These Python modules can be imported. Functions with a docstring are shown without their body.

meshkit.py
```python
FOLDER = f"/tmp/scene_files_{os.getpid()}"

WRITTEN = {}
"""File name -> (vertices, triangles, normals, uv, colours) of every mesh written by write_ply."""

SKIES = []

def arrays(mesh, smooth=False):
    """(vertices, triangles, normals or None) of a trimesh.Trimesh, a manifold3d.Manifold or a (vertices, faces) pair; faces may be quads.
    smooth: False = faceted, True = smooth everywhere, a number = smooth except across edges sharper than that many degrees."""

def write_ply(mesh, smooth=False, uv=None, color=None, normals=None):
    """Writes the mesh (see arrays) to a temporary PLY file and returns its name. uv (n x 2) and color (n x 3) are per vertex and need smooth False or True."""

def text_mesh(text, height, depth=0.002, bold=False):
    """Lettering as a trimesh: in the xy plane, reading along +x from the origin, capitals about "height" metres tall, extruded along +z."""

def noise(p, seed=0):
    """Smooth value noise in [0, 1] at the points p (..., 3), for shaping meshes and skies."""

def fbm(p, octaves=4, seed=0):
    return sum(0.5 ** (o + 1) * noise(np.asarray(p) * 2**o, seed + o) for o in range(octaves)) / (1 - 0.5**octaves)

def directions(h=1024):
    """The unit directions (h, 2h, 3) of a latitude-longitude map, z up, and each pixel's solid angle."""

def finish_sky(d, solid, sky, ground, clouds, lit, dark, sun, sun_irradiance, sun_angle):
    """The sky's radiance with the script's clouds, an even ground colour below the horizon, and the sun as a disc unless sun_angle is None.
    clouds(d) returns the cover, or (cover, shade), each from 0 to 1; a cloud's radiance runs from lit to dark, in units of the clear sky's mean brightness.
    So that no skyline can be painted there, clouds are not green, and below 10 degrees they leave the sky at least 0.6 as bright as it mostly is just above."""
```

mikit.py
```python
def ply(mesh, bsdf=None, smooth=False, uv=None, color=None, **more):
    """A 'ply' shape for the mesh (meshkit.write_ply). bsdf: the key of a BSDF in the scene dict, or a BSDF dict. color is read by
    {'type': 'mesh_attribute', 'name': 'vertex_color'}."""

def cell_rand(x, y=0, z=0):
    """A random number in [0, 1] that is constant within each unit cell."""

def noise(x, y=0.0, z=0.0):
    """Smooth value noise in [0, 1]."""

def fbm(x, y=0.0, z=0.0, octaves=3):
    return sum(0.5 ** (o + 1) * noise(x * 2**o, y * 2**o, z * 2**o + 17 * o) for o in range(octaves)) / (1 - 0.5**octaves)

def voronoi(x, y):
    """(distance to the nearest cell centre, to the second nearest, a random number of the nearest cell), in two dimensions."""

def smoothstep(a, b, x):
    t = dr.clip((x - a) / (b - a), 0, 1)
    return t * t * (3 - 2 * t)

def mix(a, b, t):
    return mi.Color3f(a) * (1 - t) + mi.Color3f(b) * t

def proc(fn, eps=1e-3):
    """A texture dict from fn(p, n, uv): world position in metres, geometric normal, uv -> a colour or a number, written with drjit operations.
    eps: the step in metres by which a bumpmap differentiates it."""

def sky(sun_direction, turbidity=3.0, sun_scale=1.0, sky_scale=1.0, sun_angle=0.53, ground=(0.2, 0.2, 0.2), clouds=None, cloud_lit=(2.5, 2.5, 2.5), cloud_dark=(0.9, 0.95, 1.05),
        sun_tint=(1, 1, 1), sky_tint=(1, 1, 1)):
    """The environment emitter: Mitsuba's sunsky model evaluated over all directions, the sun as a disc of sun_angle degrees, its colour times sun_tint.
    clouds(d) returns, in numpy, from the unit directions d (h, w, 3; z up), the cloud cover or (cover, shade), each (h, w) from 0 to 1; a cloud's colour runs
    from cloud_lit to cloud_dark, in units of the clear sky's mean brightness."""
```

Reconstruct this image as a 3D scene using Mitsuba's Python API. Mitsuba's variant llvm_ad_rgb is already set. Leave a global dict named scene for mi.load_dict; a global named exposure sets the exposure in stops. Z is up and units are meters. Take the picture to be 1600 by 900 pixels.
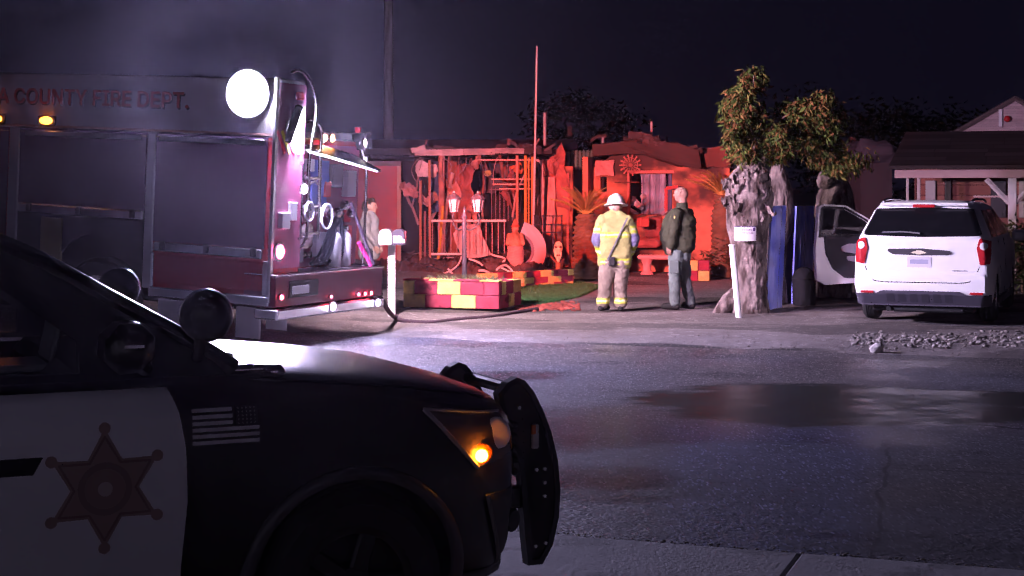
import math, random, numpy as np, trimesh, manifold3d as m3, mitsuba as mi, mikit, meshkit, drjit as dr
from shapely.geometry import Polygon, Point, LineString, box as sbox
from mikit import noise, fbm, voronoi, cell_rand, smoothstep, mix

# ---------------------------------------------------------------- camera, sky, exposure
CAM_H, FOC, HOR = 1.9, 2500.0, 295.0          # eye height, focal length and horizon row in the photo's 1600 px frame
T = mi.ScalarTransform4f
scene, labels = {}, {}
exposure = 4.0; LS = 1 / 16.0                      # lamps and sky are given in display units, times LS
scene['haze_air'] = {'type': 'homogeneous', 'albedo': {'type': 'rgb', 'value': [0.90, 0.80, 1.0]}, 'sigma_t': 0.0007, 'phase': {'type': 'hg', 'g': 0.93}}
scene['camera'] = {'type': 'perspective', 'fov': math.degrees(2 * math.atan(800 / FOC)), 'fov_axis': 'x', 'near_clip': 0.1, 'far_clip': 600.0,
                   'principal_point_offset_y': (450 - HOR) / 900.0,
                   'to_world': T().look_at(origin=[0, 0, CAM_H], target=[0, 10, CAM_H], up=[0, 0, 1]),
                   'medium': {'type': 'ref', 'id': 'haze_air'}}
scene['night_sky'] = {**mikit.sky((0.2, -0.6, 0.5), turbidity=3, sun_scale=0.0, sky_scale=0.06 * LS, clouds=lambda d: 1.0, cloud_lit=(0.72, 0.58, 1.7), cloud_dark=(0.7, 0.62, 1.5), ground=(0.03, 0.03, 0.03)), 'sampling_weight': 1.2}

rng = np.random.default_rng(7)
random.seed(7)

# ---------------------------------------------------------------- helpers
def at(px, py, Y):
    return np.array([(px - 800) / FOC * Y, Y, CAM_H - (py - HOR) / FOC * Y])
def gp(px, py, z=0.0):
    Y = (CAM_H - z) * FOC / (py - HOR)
    return np.array([(px - 800) / FOC * Y, Y, z])
def frame(o, yaw, pitch=0.0):
    """Local x axis turned by yaw (degrees) about z, tilted by pitch so that +x goes down."""
    return trimesh.transformations.translation_matrix(o) @ trimesh.transformations.rotation_matrix(math.radians(yaw), [0, 0, 1]) @ trimesh.transformations.rotation_matrix(math.radians(pitch), [0, 1, 0])
def cloth(m, seed=0):
    """Folds and creases."""
    m = jitter(m, 0.022, 7.0, seed); v = np.array(m.vertices); w = v * [9.0, 9.0, 22.0] + 3 * meshkit.fbm(v * 5.0, 3, seed)[:, None]
    n = np.array(m.vertex_normals); m.vertices = v + n * (0.030 * (meshkit.fbm(w, 3, seed + 3) - 0.5))[:, None]
    return m
def cat(*ms):
    ms = [m for x in ms for m in (x if isinstance(x, (list, tuple)) else [x])]
    return trimesh.util.concatenate(ms)
def mv(m, x=0, y=0, z=0, yaw=0, pitch=0, roll=0):
    m = m.copy()
    R = trimesh.transformations.euler_matrix(math.radians(roll), math.radians(pitch), math.radians(yaw), 'sxyz')
    R[:3, 3] = (x, y, z)
    m.apply_transform(R)
    return m
def B(cx, cy, cz, sx, sy, sz, b=0.0, yaw=0, pitch=0, roll=0):
    """Box by centre and size, its edges chamfered by b."""
    if b <= 0:
        m = trimesh.creation.box((sx, sy, sz))
    else:
        b = min(b, 0.45 * min(sx, sy, sz)); P = []
        for i in (-1, 1):
            for j in (-1, 1):
                for k in (-1, 1):
                    X, Y, Z = i * sx / 2, j * sy / 2, k * sz / 2
                    P += [(X - i * b, Y, Z), (X, Y - j * b, Z), (X, Y, Z - k * b)]
        P = np.array(P); P = np.array([[p[0], p[1], p[2]] for p in P])
        Q = []
        for i in (-1, 1):
            for j in (-1, 1):
                for k in (-1, 1):
                    X, Y, Z = i * sx / 2, j * sy / 2, k * sz / 2
                    Q += [(X - i * b, Y - j * b, Z), (X - i * b, Y, Z - k * b), (X, Y - j * b, Z - k * b)]
        m = trimesh.convex.convex_hull(np.array(Q))
    return mv(m, cx, cy, cz, yaw, pitch, roll)
def bx(x0, x1, y0, y1, z0, z1, b=0.0):
    return B((x0 + x1) / 2, (y0 + y1) / 2, (z0 + z1) / 2, abs(x1 - x0), abs(y1 - y0), abs(z1 - z0), b)
def tube(pts, r, n=8, cap=True):
    p = np.asarray(pts, float)
    r = np.broadcast_to(np.asarray(r, float), (len(p),))
    t = np.gradient(p, axis=0); t /= np.linalg.norm(t, axis=1, keepdims=True) + 1e-12
    ref = np.array([0, 0, 1.0]) if abs(np.mean(np.abs(t[:, 2]))) < 0.8 else np.array([1.0, 0.02, 0])
    a = np.cross(t, ref); a /= np.linalg.norm(a, axis=1, keepdims=True) + 1e-12
    b = np.cross(t, a); ang = np.arange(n) * 2 * np.pi / n
    v = p[:, None] + r[:, None, None] * (np.cos(ang)[None, :, None] * a[:, None] + np.sin(ang)[None, :, None] * b[:, None])
    v = v.reshape(-1, 3); f = []
    for i in range(len(p) - 1):
        for j in range(n):
            q = (i * n + j, i * n + (j + 1) % n, (i + 1) * n + (j + 1) % n, (i + 1) * n + j)
            f += [(q[0], q[1], q[2]), (q[0], q[2], q[3])]
    if cap:
        k = len(v); v = np.vstack([v, p[:1], p[-1:]]); e = (len(p) - 1) * n
        for j in range(n):
            f += [(k, (j + 1) % n, j), (k + 1, e + j, e + (j + 1) % n)]
    return trimesh.Trimesh(v, np.array(f), process=False)
def smoothpath(pts, n=24):
    from scipy.interpolate import CubicSpline
    p = np.asarray(pts, float); s = np.r_[0, np.cumsum(np.linalg.norm(np.diff(p, axis=0), axis=1))]
    return CubicSpline(s, p)(np.linspace(0, s[-1], n))
def lathe(prof, n=24):
    return trimesh.creation.revolve(np.array(prof, float), sections=n)
def along(m, axis):
    """Turns a mesh whose axis is z to lie along x or y."""
    m = m.copy()
    m.apply_transform(trimesh.geometry.align_vectors([0, 0, 1], {'x': [1, 0, 0], 'y': [0, 1, 0]}.get(axis, axis)))
    return m
def prism(poly, d):
    poly = poly if isinstance(poly, Polygon) else Polygon(poly)
    gs = getattr(poly, 'geoms', [poly])
    return cat([trimesh.creation.extrude_polygon(g, d, engine='earcut') for g in gs if g.area > 1e-9])
def prism_xz(poly, y0, y1):
    """A polygon drawn in (x, z), given depth from y0 to y1."""
    m = prism(poly, y1 - y0)
    m.apply_transform(np.array([[1, 0, 0, 0], [0, 0, -1, 0], [0, 1, 0, 0], [0, 0, 0, 1.0]]))
    m.apply_translation((0, y1, 0))
    return m
def grid(P, thick=None):
    """P: (a, b, 3) surface points -> mesh; with thick (vector) a closed shell."""
    P = np.asarray(P, float); a, b, _ = P.shape
    idx = np.arange(a * b).reshape(a, b)
    q = np.stack([idx[:-1, :-1], idx[1:, :-1], idx[1:, 1:], idx[:-1, 1:]], -1).reshape(-1, 4)
    f = np.vstack([q[:, [0, 1, 2]], q[:, [0, 2, 3]]]); v = P.reshape(-1, 3)
    if thick is not None:
        k = len(v); v2 = v + np.asarray(thick, float)
        rim = np.r_[idx[0, :-1], idx[:-1, -1], idx[-1, :0:-1], idx[:0:-1, 0]]; nx = np.roll(rim, -1)
        side = np.vstack([np.stack([rim, nx, nx + k], 1), np.stack([rim, nx + k, rim + k], 1)])
        f = np.vstack([f, f[:, ::-1] + k, side]); v = np.vstack([v, v2])
    m = trimesh.Trimesh(v, f, process=False)
    if thick is not None:
        m = trimesh.Trimesh(v, f, process=True); m.fix_normals()
    return m
def loft(secs):
    """Closed solid through rings of equal length."""
    S = np.asarray(secs, float); a, n, _ = S.shape; v = S.reshape(-1, 3); f = []
    for i in range(a - 1):
        for j in range(n):
            q = (i * n + j, i * n + (j + 1) % n, (i + 1) * n + (j + 1) % n, (i + 1) * n + j)
            f += [(q[0], q[1], q[2]), (q[0], q[2], q[3])]
    c0, c1 = S[0].mean(0), S[-1].mean(0); k = len(v); v = np.vstack([v, [c0, c1]]); e = (a - 1) * n
    for j in range(n):
        f += [(k, (j + 1) % n, j), (k + 1, e + j, e + (j + 1) % n)]
    m = trimesh.Trimesh(v, np.array(f), process=True)
    m.fix_normals()
    return m
def man(m):
    m = m.copy(); m.merge_vertices()
    return m3.Manifold(m3.Mesh(np.asarray(m.vertices, np.float32), np.asarray(m.faces, np.uint32)))
def tri(M):
    q = M.to_mesh()
    return trimesh.Trimesh(q.vert_properties[:, :3], q.tri_verts, process=True)
def cut(a, *bs):
    M = man(a)
    for b in bs: M = M - man(b)
    return tri(M)
def flesh(chains, edge=0.03, it=12):
    """A body: hulls of spheres. chains: lists of (x, y, z, r) or (x, y, z, r, half-width along x)."""
    M = m3.Manifold()
    def balls(q):
        s = m3.Manifold.sphere(q[3], 18)
        if len(q) == 4: return [s.translate(tuple(q[:3]))]
        return [s.translate((q[0] - q[4], q[1], q[2])), s.translate((q[0] + q[4], q[1], q[2]))]
    for ch in chains:
        if len(ch) == 1: M = M + m3.Manifold.batch_hull(balls(ch[0]))
        for a, b in zip(ch[:-1], ch[1:]):
            M = M + m3.Manifold.batch_hull(balls(a) + balls(b))
    m = tri(M.refine_to_length(edge))
    if it: trimesh.smoothing.filter_taubin(m, iterations=it)
    return m
def jitter(m, amp, freq=4.0, seed=0):
    m = m.copy(); v = np.array(m.vertices)
    for k in range(3):
        v[:, k] += amp * 2 * (meshkit.fbm(v * freq + 31 * k, 3, seed) - 0.5)
    m.vertices = v
    return m
def sub(m, size):
    v, f = trimesh.remesh.subdivide_to_size(m.vertices, m.faces, size)
    q = trimesh.Trimesh(v, f, process=True)
    return q

counts = {}
def fresh(name, parent=''):
    full = parent + '__' + name if parent else name
    k = counts.get(full, -1) + 1; counts[full] = k
    return full if k == 0 else f'{full}_{k:03d}'
def thing(name, label, cat_, group=None):
    k = fresh(name); labels[k] = {'label': label, 'category': cat_}
    if group: labels[k]['group'] = group
    return k
def shape(mesh, mat, smooth=30, col=None, var=0.0, **kw):
    if VC.get(mat):
        if smooth is not False and smooth is not True:
            mesh = trimesh.graph.smooth_shade(mesh, angle=math.radians(smooth), facet_minarea=None); smooth = True
        v = np.array(mesh.vertices)
        c = col(v) if callable(col) else np.asarray(col if col is not None else (0.3, 0.3, 0.3), float)
        c = np.tile(c, (len(v), 1)) if c.ndim == 1 else c
        if var:
            w = meshkit.fbm(v * 5.0, 3, 3)[:, None]; w2 = meshkit.noise(v * 37.0, 5)[:, None]
            c = c * (1 + var * 2 * (w - 0.5) + var * 0.7 * (w2 - 0.5))
        return mikit.ply(mesh, mat, smooth=smooth, color=np.clip(c, 0, 1), **kw)
    return mikit.ply(mesh, mat, smooth=smooth, **kw)
def part(parent, name, mesh, mat, smooth=30, label=None, M=None, kind=None, **kw):
    k = fresh(name, parent)
    if callable(kw.get('col')): kw['col'] = kw['col'](np.array(mesh.vertices))
    if M is not None:
        mesh = mesh.copy(); mesh.apply_transform(M)
    scene[k] = shape(mesh, mat, smooth, **kw)
    d = {}
    if label: d['label'] = label
    if kind: d['kind'] = kind
    if d: labels[k] = d
    return k
def solo(name, label, cat_, mesh, mat, smooth=30, group=None, M=None, **kw):
    k = thing(name, label, cat_, group)
    if M is not None:
        mesh = mesh.copy(); mesh.apply_transform(M)
    scene[k] = shape(mesh, mat, smooth, **kw)
    return k
def setting(name, mesh, mat, smooth=False, kind='structure', label=None, **kw):
    k = fresh(name); scene[k] = shape(mesh, mat, smooth, **kw); labels[k] = {'kind': kind}
    if label: labels[k]['label'] = label
    return k

# ---------------------------------------------------------------- materials
def C(*c): return {'type': 'rgb', 'value': list(c)}
def two(b): return {'type': 'twosided', 'bsdf': b}
def pr(base, rough=0.5, metal=0.0, **k):
    return {'type': 'principled', 'base_color': base if isinstance(base, dict) else C(*base), 'roughness': rough, 'metallic': metal, **k}
VC = {'vc': 1, 'vcg': 1, 'vcm': 1, 'leaf': 1}
ATTR = {'type': 'mesh_attribute', 'name': 'vertex_color'}
scene['vc'] = two(pr(ATTR, 0.8, specular=0.25))
scene['vcg'] = two(pr(ATTR, 0.28, specular=0.5))
scene['vcm'] = two(pr(ATTR, 0.32, 0.9))
scene['leaf'] = two({'type': 'diffuse', 'reflectance': ATTR})
scene['paint_black'] = two(pr((0.006, 0.006, 0.008), 0.25, clearcoat=1.0, clearcoat_gloss=0.96, specular=0.5))
scene['paint_white'] = two(pr((0.80, 0.80, 0.80), 0.35, clearcoat=1.0, clearcoat_gloss=0.95))
scene['paint_red'] = two(pr((0.33, 0.016, 0.022), 0.3, clearcoat=1.0, clearcoat_gloss=0.92))
scene['rubber'] = two(pr((0.015, 0.015, 0.016), 0.7))
scene['plastic_black'] = two(pr((0.012, 0.012, 0.014), 0.45))
scene['chrome'] = two({'type': 'roughconductor', 'material': 'Cr', 'alpha': 0.08})
scene['steel'] = two({'type': 'roughconductor', 'material': 'Al', 'alpha': 0.22})
scene['pane'] = {'type': 'thindielectric', 'int_ior': 1.5}
scene['dark_glass'] = two(pr((0.006, 0.006, 0.008), 0.06, specular=0.6))
scene['vcm_dark'] = two(pr((0.03, 0.03, 0.033), 0.4, 0.5))
scene['lens_red'] = two(pr((0.42, 0.008, 0.015), 0.12, clearcoat=1.0))
scene['lens_white'] = two(pr((0.75, 0.75, 0.75), 0.15, clearcoat=1.0))
scene['lens_amber'] = two(pr((0.65, 0.16, 0.01), 0.15, clearcoat=1.0))

def wet_stain(p):
    f = fbm(p.x * 1.1, p.y * 1.8, 5.0, 4) - 0.5; f2 = fbm(p.x * 5.0, p.y * 7.0, 1.0, 3) - 0.5
    x, y = p.x - 2.75, p.y - 14.1 + 0.16 * (p.x - 2.75)
    d = dr.sqrt(dr.square(x / 1.95) + dr.square(y / 1.55)) + 0.55 * f + 0.22 * f2
    tail = dr.abs(p.y - 14.55 + 0.22 * (p.x - 4.4)) / 0.6 + 0.5 * f + 0.2 * f2 + 4 * smoothstep(3.9, 3.2, p.x)
    return 1 - smoothstep(0.78, 1.0, dr.minimum(d, tail))
def asphalt_col(p, n, uv):
    g = cell_rand(p.x * 85.0, p.y * 21.0, 0)
    g2 = noise(p.x * 23.0, p.y * 23.0)
    big = fbm(p.x * 0.45, p.y * 0.6, 0.0, 4)
    stain = smoothstep(0.50, 0.68, fbm(p.x * 0.9 + 7.0, p.y * 1.6, 3.0, 4))
    base = 0.048 + 0.03 * big + 0.022 * (g2 - 0.5) + 0.075 * smoothstep(0.84, 1.0, g) - 0.022 * smoothstep(0.5, 0.0, g) - 0.018 * stain
    seam = dr.abs(p.y + 0.354 * p.x - 11.8 - 0.25 * noise(p.x * 0.8, 5.0)) 
    base = base * (1 - 0.45 * (1 - smoothstep(0.01, 0.05, seam)) * smoothstep(2.2, 3.0, p.x))
    w = wet_stain(p)
    jag = 0.12 * (fbm(p.y * 2.3, 4.0, 1.0, 4) - 0.5)
    edge = p.x - (1.95 + 0.25 * (p.y - 8.56) + jag); patch = smoothstep(-0.25, 0.1, p.x - (0.98 + 0.1 * (p.y - 9.0)) + 2 * jag) * (1 - smoothstep(-0.25, 0.06, edge + 0.5 * jag)) * (1 - smoothstep(12.2, 13.4, p.y))  # patch masks where blue lamplight is painted into the asphalt
    crack = (1 - smoothstep(0.006, 0.022, dr.abs(edge))) * (1 - smoothstep(11.6, 12.0, p.y))
    crack2 = (1 - smoothstep(0.01, 0.035, dr.abs(p.y - 12.95 + 0.5 * (p.x - 3.7) + 4 * jag * dr.sin(p.x * 2)))) * smoothstep(3.3, 3.8, p.x)
    tone = mix(mi.Color3f(0.92, 0.90, 1.08), mi.Color3f(1.10, 0.96, 0.96), smoothstep(0.4, 0.75, fbm(p.x * 0.35 + 3, p.y * 0.5, 9.0, 3)))
    tone = mix(tone, mi.Color3f(0.80, 0.88, 1.55), patch * 0.9) * (1 - 0.65 * dr.maximum(crack, crack2)) * (1 + patch * 0.35 * smoothstep(0.9, 1.0, g))  # blue tint and brighter specks: blue sheen and glints put into the colour
    return tone * base * 0.95 * (1 - w) + mi.Color3f(0.0085, 0.0105, 0.0085) * w
def asphalt_rough(p, n, uv):
    wet = smoothstep(0.46, 0.60, fbm(p.x * 0.55 + 11.0, p.y * 0.8, 2.0, 4))
    return mi.Float(0.56 - 0.22 * wet - 0.05 * noise(p.x * 30, p.y * 30)) * (1 - wet_stain(p)) + wet_stain(p) * (0.24 + 0.22 * noise(p.x * 5, p.y * 7))
def grain(p, n, uv):
    return (1 - 0.5 * wet_stain(p)) * (0.0032 * noise(p.x * 75, p.y * 75) + 0.0032 * noise(p.x * 33, p.y * 33) + 0.006 * fbm(p.x * 5, p.y * 5))
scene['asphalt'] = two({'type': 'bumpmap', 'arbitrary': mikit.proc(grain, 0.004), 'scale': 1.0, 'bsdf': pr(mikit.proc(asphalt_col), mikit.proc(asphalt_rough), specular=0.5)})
def concrete_col(p, n, uv):
    v = fbm(p.x * 1.1, p.y * 1.3, 4.0, 4); g = noise(p.x * 60, p.y * 60); s = noise(p.x * 180, p.y * 180)
    blot = smoothstep(0.62, 0.72, fbm(p.x * 2.3 + 5, p.y * 3.1, 1.0, 3))
    return mi.Color3f(0.30, 0.295, 0.30) * (0.65 + 0.5 * v + 0.10 * (g - 0.5) + 0.12 * (s - 0.5)) * (1 - 0.35 * blot)
scene['concrete'] = two({'type': 'bumpmap', 'arbitrary': mikit.proc(lambda p, n, uv: 0.003 * noise(p.x * 60, p.y * 60) + 0.002 * noise(p.x * 140, p.y * 140), 0.003), 'scale': 1.0, 'bsdf': pr(mikit.proc(concrete_col), 0.75, specular=0.3)})
def dirt_col(p, n, uv):
    v = fbm(p.x * 0.8, p.y * 1.0, 6.0, 5); g = cell_rand(p.x * 34, p.y * 34); t = fbm(p.x * 4, p.y * 5, 2.0, 3)
    peb = smoothstep(0.9, 1.0, cell_rand(p.x * 18 + 0.5 * noise(p.x * 9, p.y * 9), p.y * 18, 4))
    damp = smoothstep(0.52, 0.66, fbm(p.x * 0.5 + 2, p.y * 1.1, 8.0, 4))
    b = 0.334 * p.x + 0.943 * p.y + 0.5 * (fbm(p.x * 0.9, p.y * 0.9, 3.0, 3) - 0.5); a = 0.943 * p.x - 0.334 * p.y
    gut = (1 - smoothstep(0.12, 0.3, dr.abs(b - 18.95))) * smoothstep(-6.5, -5.5, a) * (1 - smoothstep(-3.2, -2.6, a))
    return mix(mi.Color3f(0.105, 0.092, 0.090), mi.Color3f(0.175, 0.155, 0.15), v) * (0.72 + 0.3 * t + 0.22 * (g - 0.5) + 0.5 * peb) * (1 - 0.45 * damp) * (1 - 0.75 * gut)
scene['dirt'] = two({'type': 'bumpmap', 'arbitrary': mikit.proc(lambda p, n, uv: 0.012 * noise(p.x * 26, p.y * 26) + 0.03 * fbm(p.x * 5, p.y * 5) + 0.006 * noise(p.x * 70, p.y * 70), 0.006), 'scale': 1.0, 'bsdf': pr(mikit.proc(dirt_col), 0.85, specular=0.25)})
def wall_col(p, n, uv):
    soot = smoothstep(0.45, 0.68, fbm(p.x * 1.2, p.z * 1.6, p.y * 1.1, 5) + 0.07 * dr.abs(p.z - 1.3))
    g = 0.85 + 0.3 * fbm(p.x * 6, p.z * 9, p.y * 6, 4)
    return mix(mi.Color3f(0.58, 0.20, 0.12) * g, mi.Color3f(0.03, 0.024, 0.024), soot * 0.93)
scene['stucco'] = two({'type': 'bumpmap', 'arbitrary': mikit.proc(lambda p, n, uv: 0.02 * fbm(p.x * 14, p.z * 14, p.y * 14), 0.006), 'scale': 1.0, 'bsdf': pr(mikit.proc(wall_col), 0.85, specular=0.2)})
def bark_col(p, n, uv):
    v = fbm(p.x * 13, p.y * 13, p.z * 3.2, 5); k = smoothstep(0.34, 0.6, v)
    return mix(mi.Color3f(0.045, 0.032, 0.028), mi.Color3f(0.20, 0.165, 0.155), 0.08 + 0.92 * k) * (0.75 + 0.5 * noise(p.x * 40, p.y * 40, p.z * 25)) * (1 - 0.4 * smoothstep(0.5, 0.72, fbm(p.x * 4, p.y * 4, p.z * 3.5, 4)))
scene['bark'] = two({'type': 'bumpmap', 'arbitrary': mikit.proc(lambda p, n, uv: 0.10 * fbm(p.x * 14, p.y * 14, p.z * 3.0, 4), 0.008), 'scale': 1.0, 'bsdf': pr(mikit.proc(bark_col), 0.9, specular=0.2)})
def block_noise(p): return (0.50 + 0.72 * fbm(p.x * 6, p.y * 6, p.z * 6, 5) + 0.12 * (noise(p.x * 55, p.y * 55, p.z * 55) - 0.5)) * (1 - 0.6 * smoothstep(0.60, 0.74, fbm(p.x * 5, p.y * 3 + 4, p.z * 5, 4)))
BUMPB = mikit.proc(lambda p, n, uv: 0.006 * noise(p.x * 50, p.y * 50, p.z * 50), 0.004)
scene['block_yellow'] = two({'type': 'bumpmap', 'arbitrary': BUMPB, 'scale': 1.0, 'bsdf': pr(mikit.proc(lambda p, n, uv: mi.Color3f(0.66, 0.54, 0.18) * block_noise(p)), 0.8, specular=0.2)})
scene['block_red'] = two({'type': 'bumpmap', 'arbitrary': BUMPB, 'scale': 1.0, 'bsdf': pr(mikit.proc(lambda p, n, uv: mi.Color3f(0.34, 0.045, 0.085) * block_noise(p)), 0.8, specular=0.2)})
def blue_col(p, n, uv):
    a = p.x * 0.93 - p.y * 0.37
    g = fbm(a * 24, p.z * 1.4, p.y, 4)
    return mix(mi.Color3f(0.13, 0.18, 0.74), mi.Color3f(0.42, 0.47, 0.88), smoothstep(0.3, 0.7, g)) * (0.8 + 0.4 * noise(a * 60, p.z * 5))
scene['blue_wood'] = two(pr(mikit.proc(blue_col), 0.85, specular=0.15))
scene['roller'] = two({'type': 'bumpmap', 'arbitrary': mikit.proc(lambda p, n, uv: 0.004 * dr.abs(dr.sin(p.z * 42.0)), 0.004), 'scale': 1.0, 'bsdf': pr((0.095, 0.05, 0.105), 0.38, 0.6)})

def lamp(parent, name, mesh, rgb, weight, M=None, label=None, smooth=30):
    k = part(parent, name, mesh, 'lens_white', smooth, label, M)
    scene[k]['emitter'] = {'type': 'area', 'radiance': C(*[q * LS for q in rgb]), 'sampling_weight': weight}
    return k

# ---------------------------------------------------------------- the setting
SU, SV = np.array([0.943, -0.334]), np.array([0.334, 0.943])     # along the street, across it
TO = np.array([-2.8, 18.8, 0.0]); TA = 25.5
def S(a, b): return a * SU[0] + b * SV[0], a * SU[1] + b * SV[1]
def zg(x, y):
    """Height of the ground: the street climbs gently to the left under the engine; the yards lie a little above it."""
    x, y = np.asarray(x, float), np.asarray(y, float)
    ut = -(x - TO[0]) * math.cos(math.radians(TA)) + (y - TO[1]) * math.sin(math.radians(TA))
    rise = 0.047 * np.clip(ut - 0.6, 0, 14)
    side = np.clip(((x * SV[0] + y * SV[1]) - 9.0) / 6.0, 0, 1)
    yard = 0.035 * np.clip((x * SV[0] + y * SV[1]) - 18.9, 0, 1.2)
    return rise * side + yard
def sheet(a0, a1, b0, b1, na, nb, dz, amp=0.0, freq=1.0, edge=None):
    A, Bb = np.meshgrid(np.linspace(a0, a1, na), np.linspace(b0, b1, nb), indexing='ij')
    if edge: Bb = edge(A, Bb)
    X, Y = S(A, Bb)
    Z = zg(X, Y) + dz
    if amp: Z = Z + amp * (meshkit.fbm(np.stack([X * freq, Y * freq, 0 * X], -1), 4, 2) - 0.5)
    m = grid(np.stack([X, Y, Z], -1))
    if m.face_normals[0][2] < 0: m.invert()
    return m
setting('ground', sheet(-70, 70, -14, 110, 71, 90, -0.06), 'dirt')
def road_edge(A, Bb):
    t = (Bb - 8.34) / (18.76 - 8.34)
    n = meshkit.fbm(np.stack([A * 1.3, A * 0 + 3, A * 0], -1), 4, 5) - 0.5
    n2 = meshkit.fbm(np.stack([A * 1.9, A * 0 + 9, A * 0], -1), 4, 6) - 0.5
    return Bb + (1 - t) * 0.06 * n2 + t * 0.42 * n
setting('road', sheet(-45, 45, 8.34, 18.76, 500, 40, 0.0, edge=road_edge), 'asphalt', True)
ds = sheet(-14, 16, 18.2, 40, 320, 240, -0.012, amp=0.05, freq=1.1); v = np.array(ds.vertices); v[:, 2] -= 0.05 * np.clip((18.95 - (v[:, 0] * SV[0] + v[:, 1] * SV[1])) / 0.35, 0, 1); ds.vertices = v
setting('dirt_shoulder', ds, 'dirt', True)

# concrete apron on the near side, slab by slab
scene_key = 'sidewalk'; labels['sidewalk'] = {'kind': 'structure'}
for i in range(-4, 4):
    for j in range(2):
        a0 = -1.36 + 3.1 * i; b1 = 8.325 - 3.4 * j
        sl = B(a0 + 1.55, b1 - 1.7, -0.04, 3.092, 3.392, 0.104, 0.012)
        v = np.array(sl.vertices); x, y = S(v[:, 0], v[:, 1]); v[:, 0], v[:, 1] = x, y; sl.vertices = v
        part('sidewalk', 'slab', sl, 'concrete', 20)

def stones(n, place, r0, r1, seed, tone, tv=0.25):
    """Loose stones: place(rng) gives a ground point."""
    g = np.random.default_rng(seed); base = trimesh.creation.icosphere(subdivisions=1); ms, cs = [], []
    for _ in range(n):
        x, y = place(g); r = r0 + (r1 - r0) * g.random() ** 2.2
        m = base.copy(); v = np.array(m.vertices) * (1 + 0.45 * (g.random((len(m.vertices), 1)) - 0.5)) * r * np.array([g.uniform(.8, 1.4), g.uniform(.7, 1.1), g.uniform(.4, .7)])
        m.vertices = v; m = mv(m, x, y, float(zg(x, y)) - 0.05 * r, yaw=g.uniform(0, 360)); ms.append(m)
        cs.append(np.tile(np.array(tone) * g.uniform(1 - tv, 1 + tv), (len(v), 1)))
    return cat(ms), np.vstack(cs)
def strip(px0, px1, py0, py1):
    def f(g):
        p = gp(g.uniform(px0, px1), g.triangular(py0, (py0 + py1) / 2, py1)); return p[0], p[1]
    return f
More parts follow.
